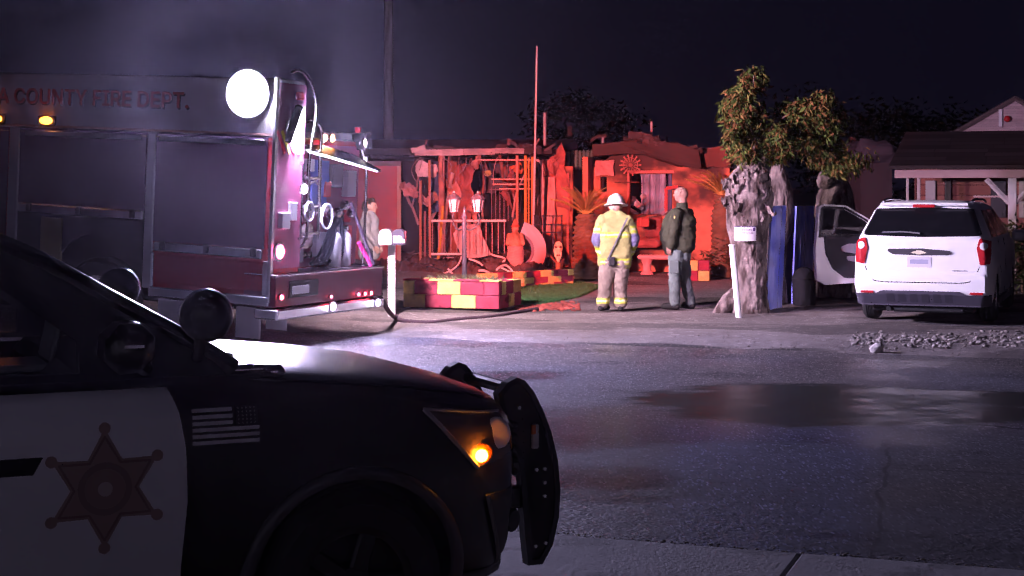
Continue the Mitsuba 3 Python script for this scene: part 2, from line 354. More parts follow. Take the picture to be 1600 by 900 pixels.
m, c = stones(620, strip(1330, 1640, 521, 549), 0.006, 0.040, 3, (0.20, 0.18, 0.17), 0.55); setting('gravel', m, 'vc', True, 'stuff', 'strip of pale loose stones on the dirt behind the white car', col=c)
m, c = stones(700, strip(840, 1560, 526, 560), 0.004, 0.014, 5, (0.15, 0.13, 0.12), 0.5); setting('gravel', m, 'vc', True, 'stuff', 'small stones scattered along the far edge of the road', col=c)
def kerbline(g):
    a = g.uniform(-3.2, 6); b = 8.36 + abs(g.normal(0, 0.035)) + (0.25 * abs(g.normal()) if g.random() < 0.12 else 0); return S(a, b)
m, c = stones(900, kerbline, 0.003, 0.012, 8, (0.17, 0.145, 0.10), 0.6); setting('gravel', m, 'vc', True, 'stuff', 'grit and dry litter along the near edge of the road', col=c)
m, c = stones(320, strip(806, 905, 474, 491), 0.015, 0.05, 9, (0.30, 0.07, 0.055), 0.35); setting('gravel', m, 'vc', True, 'stuff', 'reddish broken stones beside the front planter', col=c)
q = gp(1370, 549); m = jitter(trimesh.creation.icosphere(subdivisions=3), 0.35, 1.5); m.apply_scale((0.085, 0.065, 0.06)); solo('rock', 'pale fist sized rock at the road edge behind the white car', 'rock', mv(m, q[0], q[1], 0.035), 'vc', True, col=(0.5, 0.46, 0.43), var=0.3)

# grass patch beside the low block wall
def blades(n, poly, h0, h1, seed, col):
    g = np.random.default_rng(seed); P = Polygon(poly); x0, y0, x1, y1 = P.bounds; V, F, Cc = [], [], []
    while len(V) < n:
        x, y = g.uniform(x0, x1), g.uniform(y0, y1)
        if not P.contains(Point(x, y)): continue
        h = g.uniform(h0, h1); t = g.uniform(0, 6.28); w = 0.006; lx, ly = np.cos(t) * h * g.uniform(0.2, 0.8), np.sin(t) * h * g.uniform(0.2, 0.8); z = float(zg(x, y)) - 0.01
        V.append([(x - np.sin(t) * w, y + np.cos(t) * w, z), (x + np.sin(t) * w, y - np.cos(t) * w, z), (x + lx, y + ly, z + h)]); Cc += [np.array(col) * g.uniform(0.6, 1.4)] * 3
    V = np.array(V).reshape(-1, 3)
    return trimesh.Trimesh(V, np.arange(len(V)).reshape(-1, 3), process=False), np.array(Cc)
gr = [gp(804, 484)[:2], gp(808, 459)[:2], gp(900, 448)[:2], gp(940, 452)[:2], gp(905, 468)[:2], gp(850, 480)[:2]]
m, c = blades(26000, gr, 0.03, 0.07, 4, (0.05, 0.14, 0.05)); setting('grass', m, 'leaf', False, 'stuff', 'patch of short green grass beside the low block wall', col=c)

# ---------------------------------------------------------------- wheels
def tyre_mesh(R, w, rim):
    pr_ = [(rim, -w / 2 + 0.01), (R - 0.05, -w / 2), (R - 0.012, -w / 2 + 0.03), (R, -w / 2 + 0.06)]
    for k in range(4):
        x = -w / 2 + 0.07 + k * (w - 0.14) / 4
        pr_ += [(R, x), (R, x + (w - .14) / 4 - 0.012), (R - 0.01, x + (w - .14) / 4 - 0.010), (R - 0.01, x + (w - .14) / 4 - 0.002)]
    pr_ += [(R, w / 2 - 0.06), (R - 0.012, w / 2 - 0.03), (R - 0.05, w / 2), (rim, w / 2 - 0.01), (rim, -w / 2 + 0.01)]
    return along(lathe(pr_, 48), 'y')
def rim_mesh(rim, w, spokes=5):
    ms = [along(lathe([(rim - 0.03, -w / 2 + 0.02), (rim, -w / 2 + 0.012), (rim, w / 2 - 0.02), (rim - 0.03, w / 2 - 0.02), (rim - 0.03, -w / 2 + 0.02)], 40), 'y'),
          along(lathe([(0, -w / 2 + 0.02), (0.07, -w / 2 + 0.03), (0.08, w / 2 - 0.08), (0, w / 2 - 0.08)], 20), 'y')]
    for k in range(spokes):
        a = 2 * math.pi * k / spokes
        s = B(0.5 * rim + 0.02, -w / 2 + 0.045, 0, rim - 0.06, 0.035, 0.075, 0.01); s.apply_transform(trimesh.transformations.rotation_matrix(a, [0, 1, 0])); ms.append(s)
    ms.append(along(lathe([(0, -0.01), (rim - 0.02, -0.01), (rim - 0.02, 0.01), (0, 0.01)], 30), 'y'))
    return cat(ms)
def wheel(parent, M, x, y, z, R, w, rim, flip=False, mat='steel', spokes=5):
    t, r = tyre_mesh(R, w, rim), rim_mesh(rim, w, spokes)
    if flip: r = mv(r, yaw=180)
    k = part(parent, 'wheel', mv(t, x, y, z), 'rubber', 30, M=M)
    part(k, 'rim', mv(r, x, y, z), mat, 30, M=M)

# ---------------------------------------------------------------- the fire engine (local x towards its rear, y to its far side)
MT = frame(TO, -TA, 2.7)
FE = thing('fire_engine', 'large dark red fire engine with a blazing floodlight, seen from its side and rear', 'fire engine')
def fe(name, mesh, mat, smooth=30, **k): return part(FE, name, mesh, mat, smooth, M=MT, **k)
body = [bx(-1.83, -0.10, 0.012, 0.62, 0.58, 2.5, .01), bx(-4.0, -1.83, 0.012, 2.49, 1.55, 2.5, .01), bx(-1.83, -0.46, 0.62, 2.49, 0.58, 2.5, .01), bx(-6.6, -4.0, 0.012, 2.49, 0.58, 2.5, .01)]
fe('body', cat(body), 'paint_red')
fe('upper_band', cat(bx(-6.6, -0.10, 0.0, 0.62, 2.5, 3.2, .02), bx(-6.6, -4.2, 0.62, 2.5, 2.5, 3.2, .02)), 'vcg', col=(0.42, 0.40, 0.40))
fe('hose_bed', cat(bx(-4.2, -0.46, 2.44, 2.5, 2.5, 2.62, .01), bx(-4.2, -0.5, 0.62, 2.44, 2.5, 2.52)), 'steel')
for x in (-6.4, -4.16, -1.96): fe('post', bx(x, x + (0.17 if x < -3 else 0.13), -0.008, 0.1, 0.6, 2.5, .008), 'vcg', col=(0.36, 0.35, 0.36))
fe('corner_trim', bx(-0.13, -0.085, -0.015, 0.05, 0.55, 3.21, .008), 'steel')
def roller(x0, x1, z0, z1):
    d = fe('roller_door', bx(x0, x1, 0.0, 0.014, z0 + 0.12, z1), 'roller', False)
    b = part(d, 'latch_bar', bx(x0 + .02, x1 - .02, -0.022, 0.02, z0, z0 + 0.115, .012), 'steel', M=MT)
    for q in (0.10, 0.5, 0.92):
        xx = x0 + q * (x1 - x0); part(d, 'bracket', bx(xx - .04, xx + .04, -0.04, -0.012, z0 + .02, z0 + 0.13, .008), 'plastic_black', M=MT)
roller(-3.98, -1.97, 1.42, 2.5); roller(-1.82, -0.20, 1.06, 2.5); roller(-6.2, -4.18, 0.9, 2.5)
fe('lower_panel', bx(-1.80, -0.20, 0.0, 0.012, 0.68, 1.02, .004), 'paint_red', label='dark red panel low on the side')
fe('sill', bx(-1.86, -0.1, -0.012, 0.2, 0.50, 0.62, .012), 'steel'); fe('sill', bx(-6.6, -4.0, -0.012, 0.2, 0.50, 0.62, .012), 'steel')
fe('panel_frame', bx(-1.84, -1.80, -0.012, 0.05, 0.62, 1.04, .006), 'steel'); fe('panel_frame', bx(-0.2, -0.13, -0.006, 0.05, 0.62, 1.04, .006), 'steel')
arch = prism_xz(Polygon([(-4.0, .58), (-4.0, 1.44), (-1.83, 1.44), (-1.83, .58)]).difference(Point(-2.72, 0.5).buffer(0.70)), 0.012, 0.05)
fe('wheel_arch', arch, 'plastic_black', False)
fe('hose_tray', cat(bx(-3.6, -3.25, 0.0, 0.03, 0.7, 1.38, .01)), 'vc', col=(0.20, 0.17, 0.05), label='dull yellow panel beside the wheel arch')
fe('chassis', cat(bx(-4.0, -1.83, 0.72, 1.8, 0.58, 1.56), bx(-6.6, -0.4, 0.75, 1.75, 0.35, 0.58, .02), along(lathe([(0, 0.2), (0.09, 0.2), (0.09, 2.3), (0, 2.3)], 14), 'y').apply_translation((-2.72, 0, 0.5))), 'plastic_black')
wheel(FE, MT, -2.72, 0.22, 0.39, 0.52, 0.34, 0.30, mat='steel', spokes=8); wheel(FE, MT, -2.72, 2.2, 0.39, 0.52, 0.34, 0.30, True, spokes=8)
wheel(FE, MT, -6.0, 0.22, 0.42, 0.52, 0.32, 0.30, mat='steel', spokes=8); wheel(FE, MT, -6.0, 2.2, 0.42, 0.52, 0.32, 0.30, True, spokes=8)
for x0, x1, z0 in ((-1.78, -1.36, 0.04), (-0.62, -0.27, 0.10)): fe('mud_flap', bx(x0, x1, 0.09, 0.115, z0, 0.47, .006), 'vc', col=(0.55, 0.54, 0.56), label='pale mud flap hanging below the sill')
fe('rear_plate', bx(-0.50, -0.20, 0.55, 0.57, 0.17, 0.37, .004), 'vc', col=(0.7, 0.7, 0.7), label='white plate hanging under the tailboard')
cab = prism_xz([(-8.6, .45), (-8.6, 2.0), (-8.35, 2.9), (-6.62, 2.9), (-6.62, .45)], 0.02, 2.48); fe('cab', cab, 'paint_red', 20)
fe('cab_window', cat(bx(-8.2, -7.5, 0.012, 0.03, 1.75, 2.55, .01), bx(-7.4, -6.8, 0.012, 0.03, 1.75, 2.55, .01)), 'dark_glass')
# lettering on the band
tx = mikit.meshkit.text_mesh('IA COUNTY FIRE DEPT.', 0.185, 0.006, True) if False else meshkit.text_mesh('IA COUNTY FIRE DEPT.', 0.185, 0.006, True)
def on_side(m, x1, z0, y, w=None):
    m = m.copy(); b = m.bounds
    if w: m.apply_scale((w / (b[1][0] - b[0][0]), 1, 1)); b = m.bounds
    m.apply_transform(np.array([[1, 0, 0, 0], [0, 0, -1, 0], [0, 1, 0, 0], [0, 0, 0, 1.0]]))
    m.apply_translation((x1 - b[1][0], y, z0)); return m
fe('lettering', on_side(tx, -1.36, 2.815, 0.0, 3.14), 'vc', False, col=(0.36, 0.07, 0.06), label='red lettering along the upper band')
fe('lettering', on_side(tx, -1.345, 2.797, 0.003, 3.14), 'vc', False, col=(0.03, 0.03, 0.03), label='black drop shadow of the lettering')
fe('pinstripe', cat(bx(-6.6, -0.12, -0.004, 0.01, 2.515, 2.545), bx(-6.6, -0.12, -0.004, 0.01, 2.45, 2.462)), 'vc', False, col=(0.34, 0.2, 0.16))
# lamps along the side
for x in (-3.54, -4.37, -5.6):
    h = fe('warning_light', bx(x - .15, x + .15, -0.03, 0.0, 2.53, 2.66, .012), 'plastic_black'); e = along(lathe([(0, 0), (.06, .0), (.055, .02), (.03, .035), (0, .04)], 20), (0, -1, 0)); e.apply_scale((1.7, 1, 0.85))
    lamp(h, 'amber_lens', mv(e, x, -0.03, 2.6), (16, 3.2, 0.25), 0.25, MT)
# the floodlights: lit panels in housings
def flood(name, c, d, w, h, rgb, weight, label):
    d = np.array(d, float) / np.linalg.norm(d); R = trimesh.geometry.align_vectors([0, 0, 1], d); R[:3, 3] = c
    hs = along(lathe([(0, -.14), (.3, -.12), (.5, -.03), (.535, -.002), (0, -.002)], 36), (0, 0, 1)) if w > .5 else B(0, 0, -0.055, 1 + .05 / w, 1 + .05 / h, 0.10, .02)
    hs.apply_scale((w, h, 1)); hs.apply_transform(R)
    k = fe(name, hs, 'plastic_black', label=label)
    p = lathe([(0, 0), (.5, 0), (.5, .012), (0, .014)], 40) if w > .5 else B(0, 0, 0.005, 1, 1, 0.012, .003)
    p.apply_scale((w, h, 1)); p.apply_transform(R)
    br = tube([np.array(c) - d * 0.1, (c[0], max(c[1], 0.1), c[2] - 0.25)], .018); part(k, 'bracket', br, 'steel', M=MT)
    return lamp(k, 'lit_panel', p, rgb, weight, MT)
FL = np.array([0.86, 0.77, 1.30])
flood('floodlight', (-0.40, -0.16, 3.0), (0.40, -0.90, -0.12), 0.54, 0.48, tuple(FL * 960), 12, 'blazing white floodlight at the top rear corner')
flood('floodlight', (-0.02, 0.36, 2.66), (0.84, 0.54, -0.30), 0.40, 0.22, tuple(FL * 4000), 12, 'white floodlight on the rear face beside the ladder')
flood('floodlight', (-0.36, 2.50, 2.52), (0.25, 0.95, 0.12), 0.17, 0.22, (9000, 6300, 7400), 5, 'smaller warm floodlight at the far rear corner')
# rear face
fe('rear_wall', cat(bx(-0.46, -0.44, 0.62, 2.5, 0.9, 2.44), bx(-0.1, -0.09, 0.03, 0.62, 0.95, 3.15)), 'vcg', col=(0.22, 0.06, 0.11), var=0.5)
fe('tailboard', cat(bx(-0.46, -0.01, 0.0, 2.5, 0.50, 0.865, .01)), 'vcg', col=(.12, .02, .04), var=.4, label='dark red tailboard box across the rear')
fe('tread_plate', cat(bx(-0.46, 0.012, -0.005, 2.505, 0.868, 0.888, .006)), 'steel', label='bright metal tread edge on the tailboard')
fe('rear_bumper', bx(-0.3, 0.03, -0.01, 2.51, 0.35, 0.48, .02), 'steel')
rec = fe('recess_plate', bx(-0.012, 0.004, 0.28, 0.92, 0.60, 0.80, .006), 'plastic_black'); part(rec, 'reflector', bx(0.004, 0.012, 0.33, 0.70, 0.64, 0.74, .004), 'lens_white', M=MT)  # dark plate drawn for a recess; pale plate stands for the reflection in it
fe('hose_tank', cat(along(lathe([(0, 0), (.15, 0), (.17, .02), (.17, .05), (.12, .06), (.05, .06), (.05, .1), (0, .1)], 28), 'x').apply_translation((-0.44, 1.22, 1.30))), 'chrome', label='round chrome cap on the rear wall')
lad = fe('ladder', cat([tube(smoothpath([(-.18, y, 1.28), (-.18, y, 1.9), (-.18, y, 2.5), (-.2, y, 2.66), (-.34, y, 2.74), (-.45, y, 2.70)], 18), .022, 10) for y in (0.72, 1.14)]), 'chrome', label='bright metal climbing ladder on the rear')
for z in (1.34, 1.68, 2.02, 2.36): part(lad, 'rung', cat(tube([(-.18, .70, z), (-.18, 1.16, z)], .02, 8), bx(-.22, -.14, .76, 1.1, z - .01, z + .02, .006)), 'steel', M=MT)
fe('grab_rail', tube(smoothpath([(-.3, .60, 3.30), (-.26, .72, 3.33), (-.16, .82, 3.18), (-.14, .84, 2.4), (-.14, .84, 1.5), (-.16, .80, 1.22), (-.2, .62, 1.14)], 40), .021, 10), 'chrome', label='tall curved chrome grab rail')
fe('grab_rail', tube([(-.06, .52, 1.3), (-.03, .52, 1.3), (-.03, .52, 2.2), (-.06, .52, 2.2)], .018, 8), 'chrome')
fe('grab_rail', tube(smoothpath([(-.3, 2.46, .9), (-.3, 2.48, 1.6), (-.32, 2.48, 2.3)], 12), .02, 8), 'chrome')
fe('bed_cover', mv(grid(np.array([[(-0.45, .75, 2.42), (-.4, 1.5, 2.44)], [(0.1, .80, 2.32), (.1, 1.45, 2.34)], [(.78, .9, 2.16), (.74, 1.05, 2.17)]]), (0, 0, -0.025)), 0, 0, 0), 'steel', 20, label='bright metal cover flap sticking out above the rear')
fe('tarpaulin', jitter(sub(bx(-.42, -.36, 1.25, 1.62, 1.62, 2.25), .1), .03, 5), 'vc', True, col=(0.09, 0.12, 0.36), label='blue tarpaulin hanging at the rear')
g = np.random.default_rng(11)
for k in range(7):
    y = 1.2 + .17 * k; m = along(lathe([(0, 0), (.05, 0), (.062, .015), (.062, .07), (.045, .08), (.03, .10), (0, .10)], 18), 'x'); fe('hose_coupling', mv(m, -.40, y, 1.62 + g.uniform(-.06, .06)), 'chrome')
def coil(c, r, t, n=2.5):
    a = np.linspace(0, n * 2 * np.pi, 60); return tube(np.c_[c[0] + 0.012 * a / 6.3, c[1] + r * np.cos(a), c[2] + r * 1.3 * np.sin(a)], t, 6)
fe('cable', coil((-.16, 1.28, 1.55), .12, .010), 'vcg', col=(.55, .55, .6)); fe('cable', coil((-.10, .78, 1.62), .09, .010), 'vcg', col=(.5, .5, .55))
for y, z in ((1.78, 1.02), (2.02, 0.98)):
    m = lathe([(0, 0), (.085, 0), (.09, .02), (.09, .36), (.06, .42), (.025, .45), (.025, .5), (0, .5)], 20); c_ = fe('air_cylinder', mv(m, -.32, y, .89), 'vcg', col=(.62, .6, .62), label='pale air cylinder standing on the tailboard'); part(c_, 'valve', mv(along(lathe([(0, 0), (.03, 0), (.03, .08), (0, .08)], 10), 'x'), -.36, y, 1.38), 'chrome', M=MT)
fe('hose_bundle', jitter(sub(cat([tube(smoothpath([(-.4, 1.35 + .1 * k, .92), (-.3, 1.5 + .1 * k, 1.15 + .05 * k), (-.36, 1.75 + .05 * k, 1.5), (-.42, 2.1, 1.62 - .06 * k)], 16), .032, 8) for k in range(5)]), .1), .01, 6), 'vc', True, col=(.03, .03, .045), label='black hoses piled on the tailboard')
fe('pike_pole', tube([(-.12, 1.80, 1.72), (-.02, 2.26, .93)], .022, 8), 'vc', col=(.05, .03, .05)); fe('pike_pole', tube([(-.16, 2.1, 1.2), (-.1, 2.34, .90)], .03, 8), 'vc', col=(.5, .03, .16), label='magenta pole leaning by the tailboard')
fe('control_box', cat(bx(-.1, -.03, .12, .30, 1.42, 1.62, .01), bx(-.1, -.03, .32, .44, 1.52, 1.74, .01)), 'vcg', col=(.6, .58, .6)); fe('sign_board', bx(-.44, -.40, 2.02, 2.28, 1.45, 1.62, .004), 'vc', col=(.55, .05, .07), label='small red board on the rear wall')
for i in range(6): fe('valve', along(lathe([(0, 0), (.04, 0), (.045, .02), (.02, .03), (0, .03)], 14), 'x').apply_translation((-.44, 1.25 + .12 * (i // 2), 1.05 + .14 * (i % 2))), 'chrome')
for y, z, w, h, c3 in ((1.18, 2.18, .22, .16, (.6, .58, .6)), (1.85, 2.05, .26, .30, (.10, .09, .11)), (2.2, 1.95, .22, .34, (.45, .43, .47)), (1.62, 1.88, .16, .2, (.5, .05, .06)), (2.1, 1.3, .3, .22, (.5, .06, .08)), (1.55, 1.18, .3, .3, (.55, .54, .58)), (.98, 1.12, .26, .3, (.5, .5, .54))):
    fe('equipment_box', B(-.40, y, z, .10, w, h, .012), 'vcg', col=c3)
for y, z in ((1.3, 1.95), (1.95, 2.28), (1.45, 2.3), (2.32, 2.2)): fe('tool_clip', tube([(-.38, y - .09, z), (-.34, y, z + .04), (-.38, y + .09, z - .02)], .02, 8), 'chrome')
for k in range(5): fe('reflective_stripe', B(-.083, .11 + .1 * k, 2.45, .006, .05, .32, .0, roll=35), 'vc', False, col=(.6, .5, .08) if k % 2 else (.5, .03, .05))
for x0, x1 in ((-1.78, -.24), (-3.9, -2.05)): fe('door_rail', bx(x0, x1, -.012, .004, 2.40, 2.47, .006), 'steel')
def small(name, y, z, r, rgb, weight, x=-0.005, label=None):
    h = fe('lamp_housing', mv(along(lathe([(0, 0), (r * 1.35, 0), (r * 1.35, .015), (r, .02), (0, .02)], 18), 'x'), x, y, z), 'chrome'); lamp(h, name, mv(along(lathe([(0, .02), (r, .02), (r * .8, .035), (0, .045)], 18), 'x'), x, y, z), rgb, weight, MT, label)
small('red_lens', .1, .62, .032, (60, 1.2, 2.5), .25); small('red_lens', 1.2, .56, .02, (22, .6, 1.2), .15)
for y in (1.86, 2.02, 2.18): small('red_lens', y, .55, .022, (60, 1.2, 2.5), .15)
small('white_lens', 1.2, .44, .05, (150, 150, 190), .8, .03); small('white_lens', 2.3, .42, .045, (120, 130, 190), .8, .03)
small('white_lens', .52, 1.90, .06, (200, 200, 250), .8, -.02); small('red_lens', .16, 1.15, .085, (90, 3, 14), .9, -.09)
small('amber_lens', 1.6, 2.53, .05, (20, 6.5, .5), .4, -.44); small('amber_lens', 1.78, 2.53, .05, (20, 6.5, .5), .3, -.44)
small('white_lens', 2.42, 2.50, .07, (330, 250, 200), .8, -.30); small('white_lens', .30, 2.62, .085, (420, 400, 520), 1.0, -.085)
# red warning beacons on the rear: real lenses, their beams given by spots
bc = fe('beacon', bx(-.10, -.04, .38, .52, 2.96, 3.06, .02), 'lens_red', label='red warning lens high on the rear'); bc2 = fe('beacon', bx(-.5, -.42, 2.44, 2.5, 2.62, 2.70, .015), 'lens_red')
def spot(key, o, tgt, rgb, cutoff, beam, weight):
    o = (MT @ np.r_[o, 1])[:3]
    scene[key] = {'type': 'spot', 'intensity': C(*[q * LS for q in rgb]), 'cutoff_angle': cutoff, 'beam_width': beam, 'sampling_weight': weight, 'to_world': T().look_at(origin=list(map(float, o)), target=list(map(float, tgt)), up=[0, 0, 1])}
spot('added_red_beam', (-.36, 2.53, 2.72), (2.1, 35, 1.5), (1150, 62, 34), 22, 10, 3)
spot('added_red_beam_wide', (0.06, 0.42, 3.0), (9.0, 33, 2.2), (110, 14, 24), 27, 18, 2)

# ---------------------------------------------------------------- the police car (local x forward, y to its far side)
MP = frame((-0.585, 6.1, 0.012), 24)
PC = thing('police_car', 'black and white police car with a star on its door, in the foreground', 'police car')
def pc(name, mesh, mat, smooth=30, parent=None, **k): return part(parent or PC, name, mesh, mat, smooth, M=MP, **k)
UC = [-3.95, -3.6, -.75, -.45, -.2, .2, .5, .7, .79, .85, .875]
def crown(u): return np.interp(u, UC, [1.12, 1.20, 1.205, 1.225, 1.198, 1.155, 1.108, 1.05, .995, .92, .86])
def inset(u): return np.interp(u, [-3.95, -3.7, -3.3, .32, .45, .55, .64, .72, .79, .845, .875], [.55, .14, 0, 0, .02, .055, .11, .19, .33, .56, .85])
FR = [0, .08, .24, .45, .66, .86, .955, 1.0]; OFF = [.13, .06, .028, .010, 0, .012, .045, .11]
def zlims(u):
    zb = np.interp(u, [-3.95, -3.6, .6, .875], [.5, .30, .30, .44]); return zb, crown(u) - np.interp(u, [-.8, -.5, .6], [.02, .062, .055])
def side(u, z):
    zb, zs = zlims(u); return inset(u) + np.interp((z - zb) / (zs - zb), FR, OFF)
secs = []
for u in np.r_[np.linspace(-3.95, -3.3, 8), np.linspace(-3.0, .3, 26), np.linspace(.36, .875, 22)]:
    zb, zs = zlims(u); I = inset(u); h = [(1.0, zb), (min(I + .3, .98), zb)]
    h += [(min(I + o, .985), zb + f_ * (zs - zb)) for f_, o in zip(FR, OFF)]
    zc = crown(u); h += [(min(I + .2, .988), zs + .5 * (zc - zs)), (min(I + .38, .992), zs + .82 * (zc - zs)), (min(I + .65, .996), zc - .004), (1.0, zc)]
    h = np.array(h); ring = np.vstack([h, np.c_[2 - h[-2:0:-1, 0], h[-2:0:-1, 1]]])
    secs.append(np.c_[np.full(len(ring), u), ring])
bm = loft(secs)
wells = [along(lathe([(0, 0), (.415, 0), (.415, .42), (0, .42)], 48), 'y').apply_translation((u, v, .375)) for u in (0, -2.87) for v in (-.06, 1.64)]
cabin = bx(-3.35, -.80, .13, 1.87, .42, 1.35, .05); bm = cut(bm, *wells, cabin)
pc('body', bm, 'paint_black', 32, label='glossy black hood and fenders')
for u, v, fl in ((0, .14, False), (0, 1.86, True), (-2.87, .14, False), (-2.87, 1.86, True)): wheel(PC, MP, u, v, .365, .365, .24, .23, fl, 'vcm_dark')
for u in (0, -2.87):
    a = np.radians(np.linspace(-12, 192, 40)); P_ = np.c_[u + .43 * np.cos(a), 0 * a, .375 + .43 * np.sin(a)]
    P_[:, 1] = [float(side(min(q[0], .62), max(q[2], .34))) - .006 for q in P_]
    lip = tube(P_, .027, 8); v = np.array(lip.vertices); lip.vertices = v; pc('wheel_lip', lip, 'vcg', col=(.07, .07, .075))
# door skin in white
useam = lambda z: np.interp(z, [.35, .51, .75, .95, 1.08, 1.19], [-.675, -.675, -.655, -.662, -.685, -.73])
def skin(u_lo, u_hi, z0, z1, n=16, m=44, off=.010, th=.012):
    P_ = np.array([[(u_lo(z) + (u_hi(z) - u_lo(z)) * s, 0, z) for s in np.linspace(0, 1, n)] for z in np.linspace(z0, z1, m)])
    for row in P_:
        for q in row: q[1] = side(q[0], q[2]) - off
    return grid(P_, (0, th, 0))
dr1 = pc('door', skin(lambda z: -1.74, useam, .40, 1.160), 'paint_white', 40, label='white front door with a six pointed star')
dr2 = pc('door', skin(lambda z: -2.60 + .25 * max(0, .8 - z), lambda z: -1.752, .40, 1.160), 'paint_white', 40)
def decal(poly, off, th=.0015, ms=.05):
    m = prism(poly, th); m = sub(m, ms); v = np.array(m.vertices)
    v = np.c_[v[:, 0], [side(a, b) - off - c for a, b, c in v], v[:, 1]]
    m = trimesh.Trimesh(v, m.faces, process=False); m.fix_normals(); return m
sc_, R_ = (-.952, .818), .215
pt = [(sc_[0] + (R_ if k % 2 == 0 else R_ * .56) * math.sin(k * math.pi / 6), sc_[1] + (R_ if k % 2 == 0 else R_ * .56) * math.cos(k * math.pi / 6)) for k in range(12)]
star = Polygon(pt)
for k in range(0, 12, 2): star = star.union(Point(pt[k]).buffer(.021))
sd = pc('star_emblem', decal(star, .012), 'vc', False, dr1, col=(.40, .27, .235), label='brown six pointed star emblem on the door')
ins = Polygon([(sc_[0] + (R_ * .86 if k % 2 == 0 else R_ * .50) * math.sin(k * math.pi / 6), sc_[1] + (R_ * .86 if k % 2 == 0 else R_ * .5) * math.cos(k * math.pi / 6)) for k in range(12)])
pc('emblem_ring', decal(Point(sc_).buffer(.095, 24).difference(Point(sc_).buffer(.072, 24)), .0155), 'vc', False, dr1, col=(.30, .20, .18))
pc('emblem_ring', decal(Point(sc_).buffer(.070, 24), .0145), 'vc', False, dr1, col=(.36, .24, .21)); pc('emblem_ring', decal(Point(sc_).buffer(.026, 16), .017), 'vc', False, dr1, col=(.55, .46, .42))
pc('emblem_line', decal(ins.buffer(.004).difference(ins.buffer(-.004)).difference(Point(sc_).buffer(.096)), .0145), 'vc', False, dr1, col=(.27, .17, .15))
pc('door_stripe', decal([(-1.74, .885), (-1.20, .885), (-1.165, .945), (-1.74, .945)], .0125), 'vc', False, dr1, col=(.012, .012, .014), label='black slanted mark at the edge of the door')
for k in range(6):
    y = 1.074 - .0235 * k; x1 = -.485 if k < 3 else -.385
    pc('flag_stripe', decal([(-.635, y - .0065), (x1, y - .0065), (x1, y + .0065), (-.635, y + .0065)], .004), 'vc', False, col=(.72, .70, .72))
can = sbox(-.472, 1.012, -.388, 1.084); pc('flag_canton', decal(can, .003), 'vc', False, col=(.06, .055, .07))
pc('flag_star', cat([decal(Polygon([(-.463 + .0155 * i + (.0045 if t % 2 == 0 else .0018) * math.sin(t * math.pi / 5), 1.022 + .0135 * j + (.0045 if t % 2 == 0 else .0018) * math.cos(t * math.pi / 5)) for t in range(10)]), .0045) for i in range(5) for j in range(5)]), 'vc', False, col=(.35, .34, .35), kind='stuff')
# windows, pillars, roof
def frame_panel(poly, v0, th=.05):
    m = prism_xz(poly, 0, th); m = sub(m, .12); v = np.array(m.vertices); v[:, 1] += v0 + np.clip(v[:, 2] - 1.2, 0, 1) * .46; m.vertices = v; return m
pil = [(-.50, 1.20), (-.585, 1.295), (-.93, 1.50), (-1.28, 1.69), (-1.62, 1.745), (-3.3, 1.70), (-3.5, 1.60), (-3.42, 1.2)]
holes = [Polygon([(-1.03, 1.225), (-1.03, 1.335), (-1.29, 1.53), (-1.60, 1.665), (-1.92, 1.685), (-1.92, 1.225)]), Polygon([(-2.0, 1.225), (-2.0, 1.685), (-2.72, 1.67), (-2.80, 1.225)]), Polygon([(-2.9, 1.24), (-2.84, 1.66), (-3.25, 1.63), (-3.3, 1.3)])]
fp = Polygon(pil)
for q in holes: fp = fp.difference(q)
for s_ in (0, 1):
    m = frame_panel(fp, .045)
    if s_: v = np.array(m.vertices); v[:, 1] = 2 - v[:, 1]; m = trimesh.Trimesh(v, m.faces[:, ::-1])
    pc('window_frame', m, 'paint_black', 30)
    for q in holes:
        g_ = frame_panel(q.buffer(.008), .065, .004); g_ = trimesh.Trimesh(g_.vertices, g_.faces)
        P_ = np.array(q.buffer(.008).exterior.coords)[:-1]; v, f = trimesh.creation.triangulate_polygon(q.buffer(.008), engine='earcut')
        V_ = np.c_[v[:, 0], .068 + np.clip(v[:, 1] - 1.2, 0, 1) * .46, v[:, 1]]
        if s_: V_[:, 1] = 2 - V_[:, 1]
        pc('window', trimesh.Trimesh(V_, f), 'pane', False)
    y = (lambda a: a) if s_ == 0 else (lambda a: 2 - a)
    P_ = smoothpath([(-.46, y(.10), 1.215), (-.585, y(.13), 1.298), (-.93, y(.22), 1.50), (-1.28, y(.30), 1.69), (-1.62, y(.34), 1.757), (-2.4, y(.36), 1.765), (-3.3, y(.37), 1.715)], 50)
    pt_ = tube(P_, .034, 14); v_ = np.array(pt_.vertices); c_ = np.vstack([np.repeat(P_, 14, 0), P_[:1], P_[-1:]]); d_ = v_ - c_; d_[:, 1] *= 1.9; pt_.vertices = c_ + d_
    pc('pillar', pt_, 'paint_black', 40, label='glossy black windscreen pillar')
for s_ in (0, 1):
    y = (lambda a: a) if s_ == 0 else (lambda a: 2 - a)
    P_ = smoothpath([(-.46, y(.10), 1.215), (-.585, y(.13), 1.298), (-.93, y(.22), 1.50), (-1.28, y(.30), 1.69), (-1.62, y(.34), 1.757)], 50); A_ = np.gradient(P_, axis=0); A_ /= np.linalg.norm(A_, axis=1, keepdims=True)
    nn = np.array([.467, -.13 if s_ == 0 else .13, .87]); N_ = nn - A_ * (A_ @ nn)[:, None]; N_ /= np.linalg.norm(N_, axis=1, keepdims=True); W_ = np.cross(A_, N_)
    an_ = np.radians(np.linspace(-7, 7, 7)); st_ = np.stack([P_ + N_ * (.034 + .20 * (math.cos(a) - 1)) + W_ * .20 * math.sin(a) for a in an_], 1)
    pc('pillar_trim', grid(st_, (0, 0, -.02)), 'paint_black', True, label='broad glossy edge of the windscreen pillar')
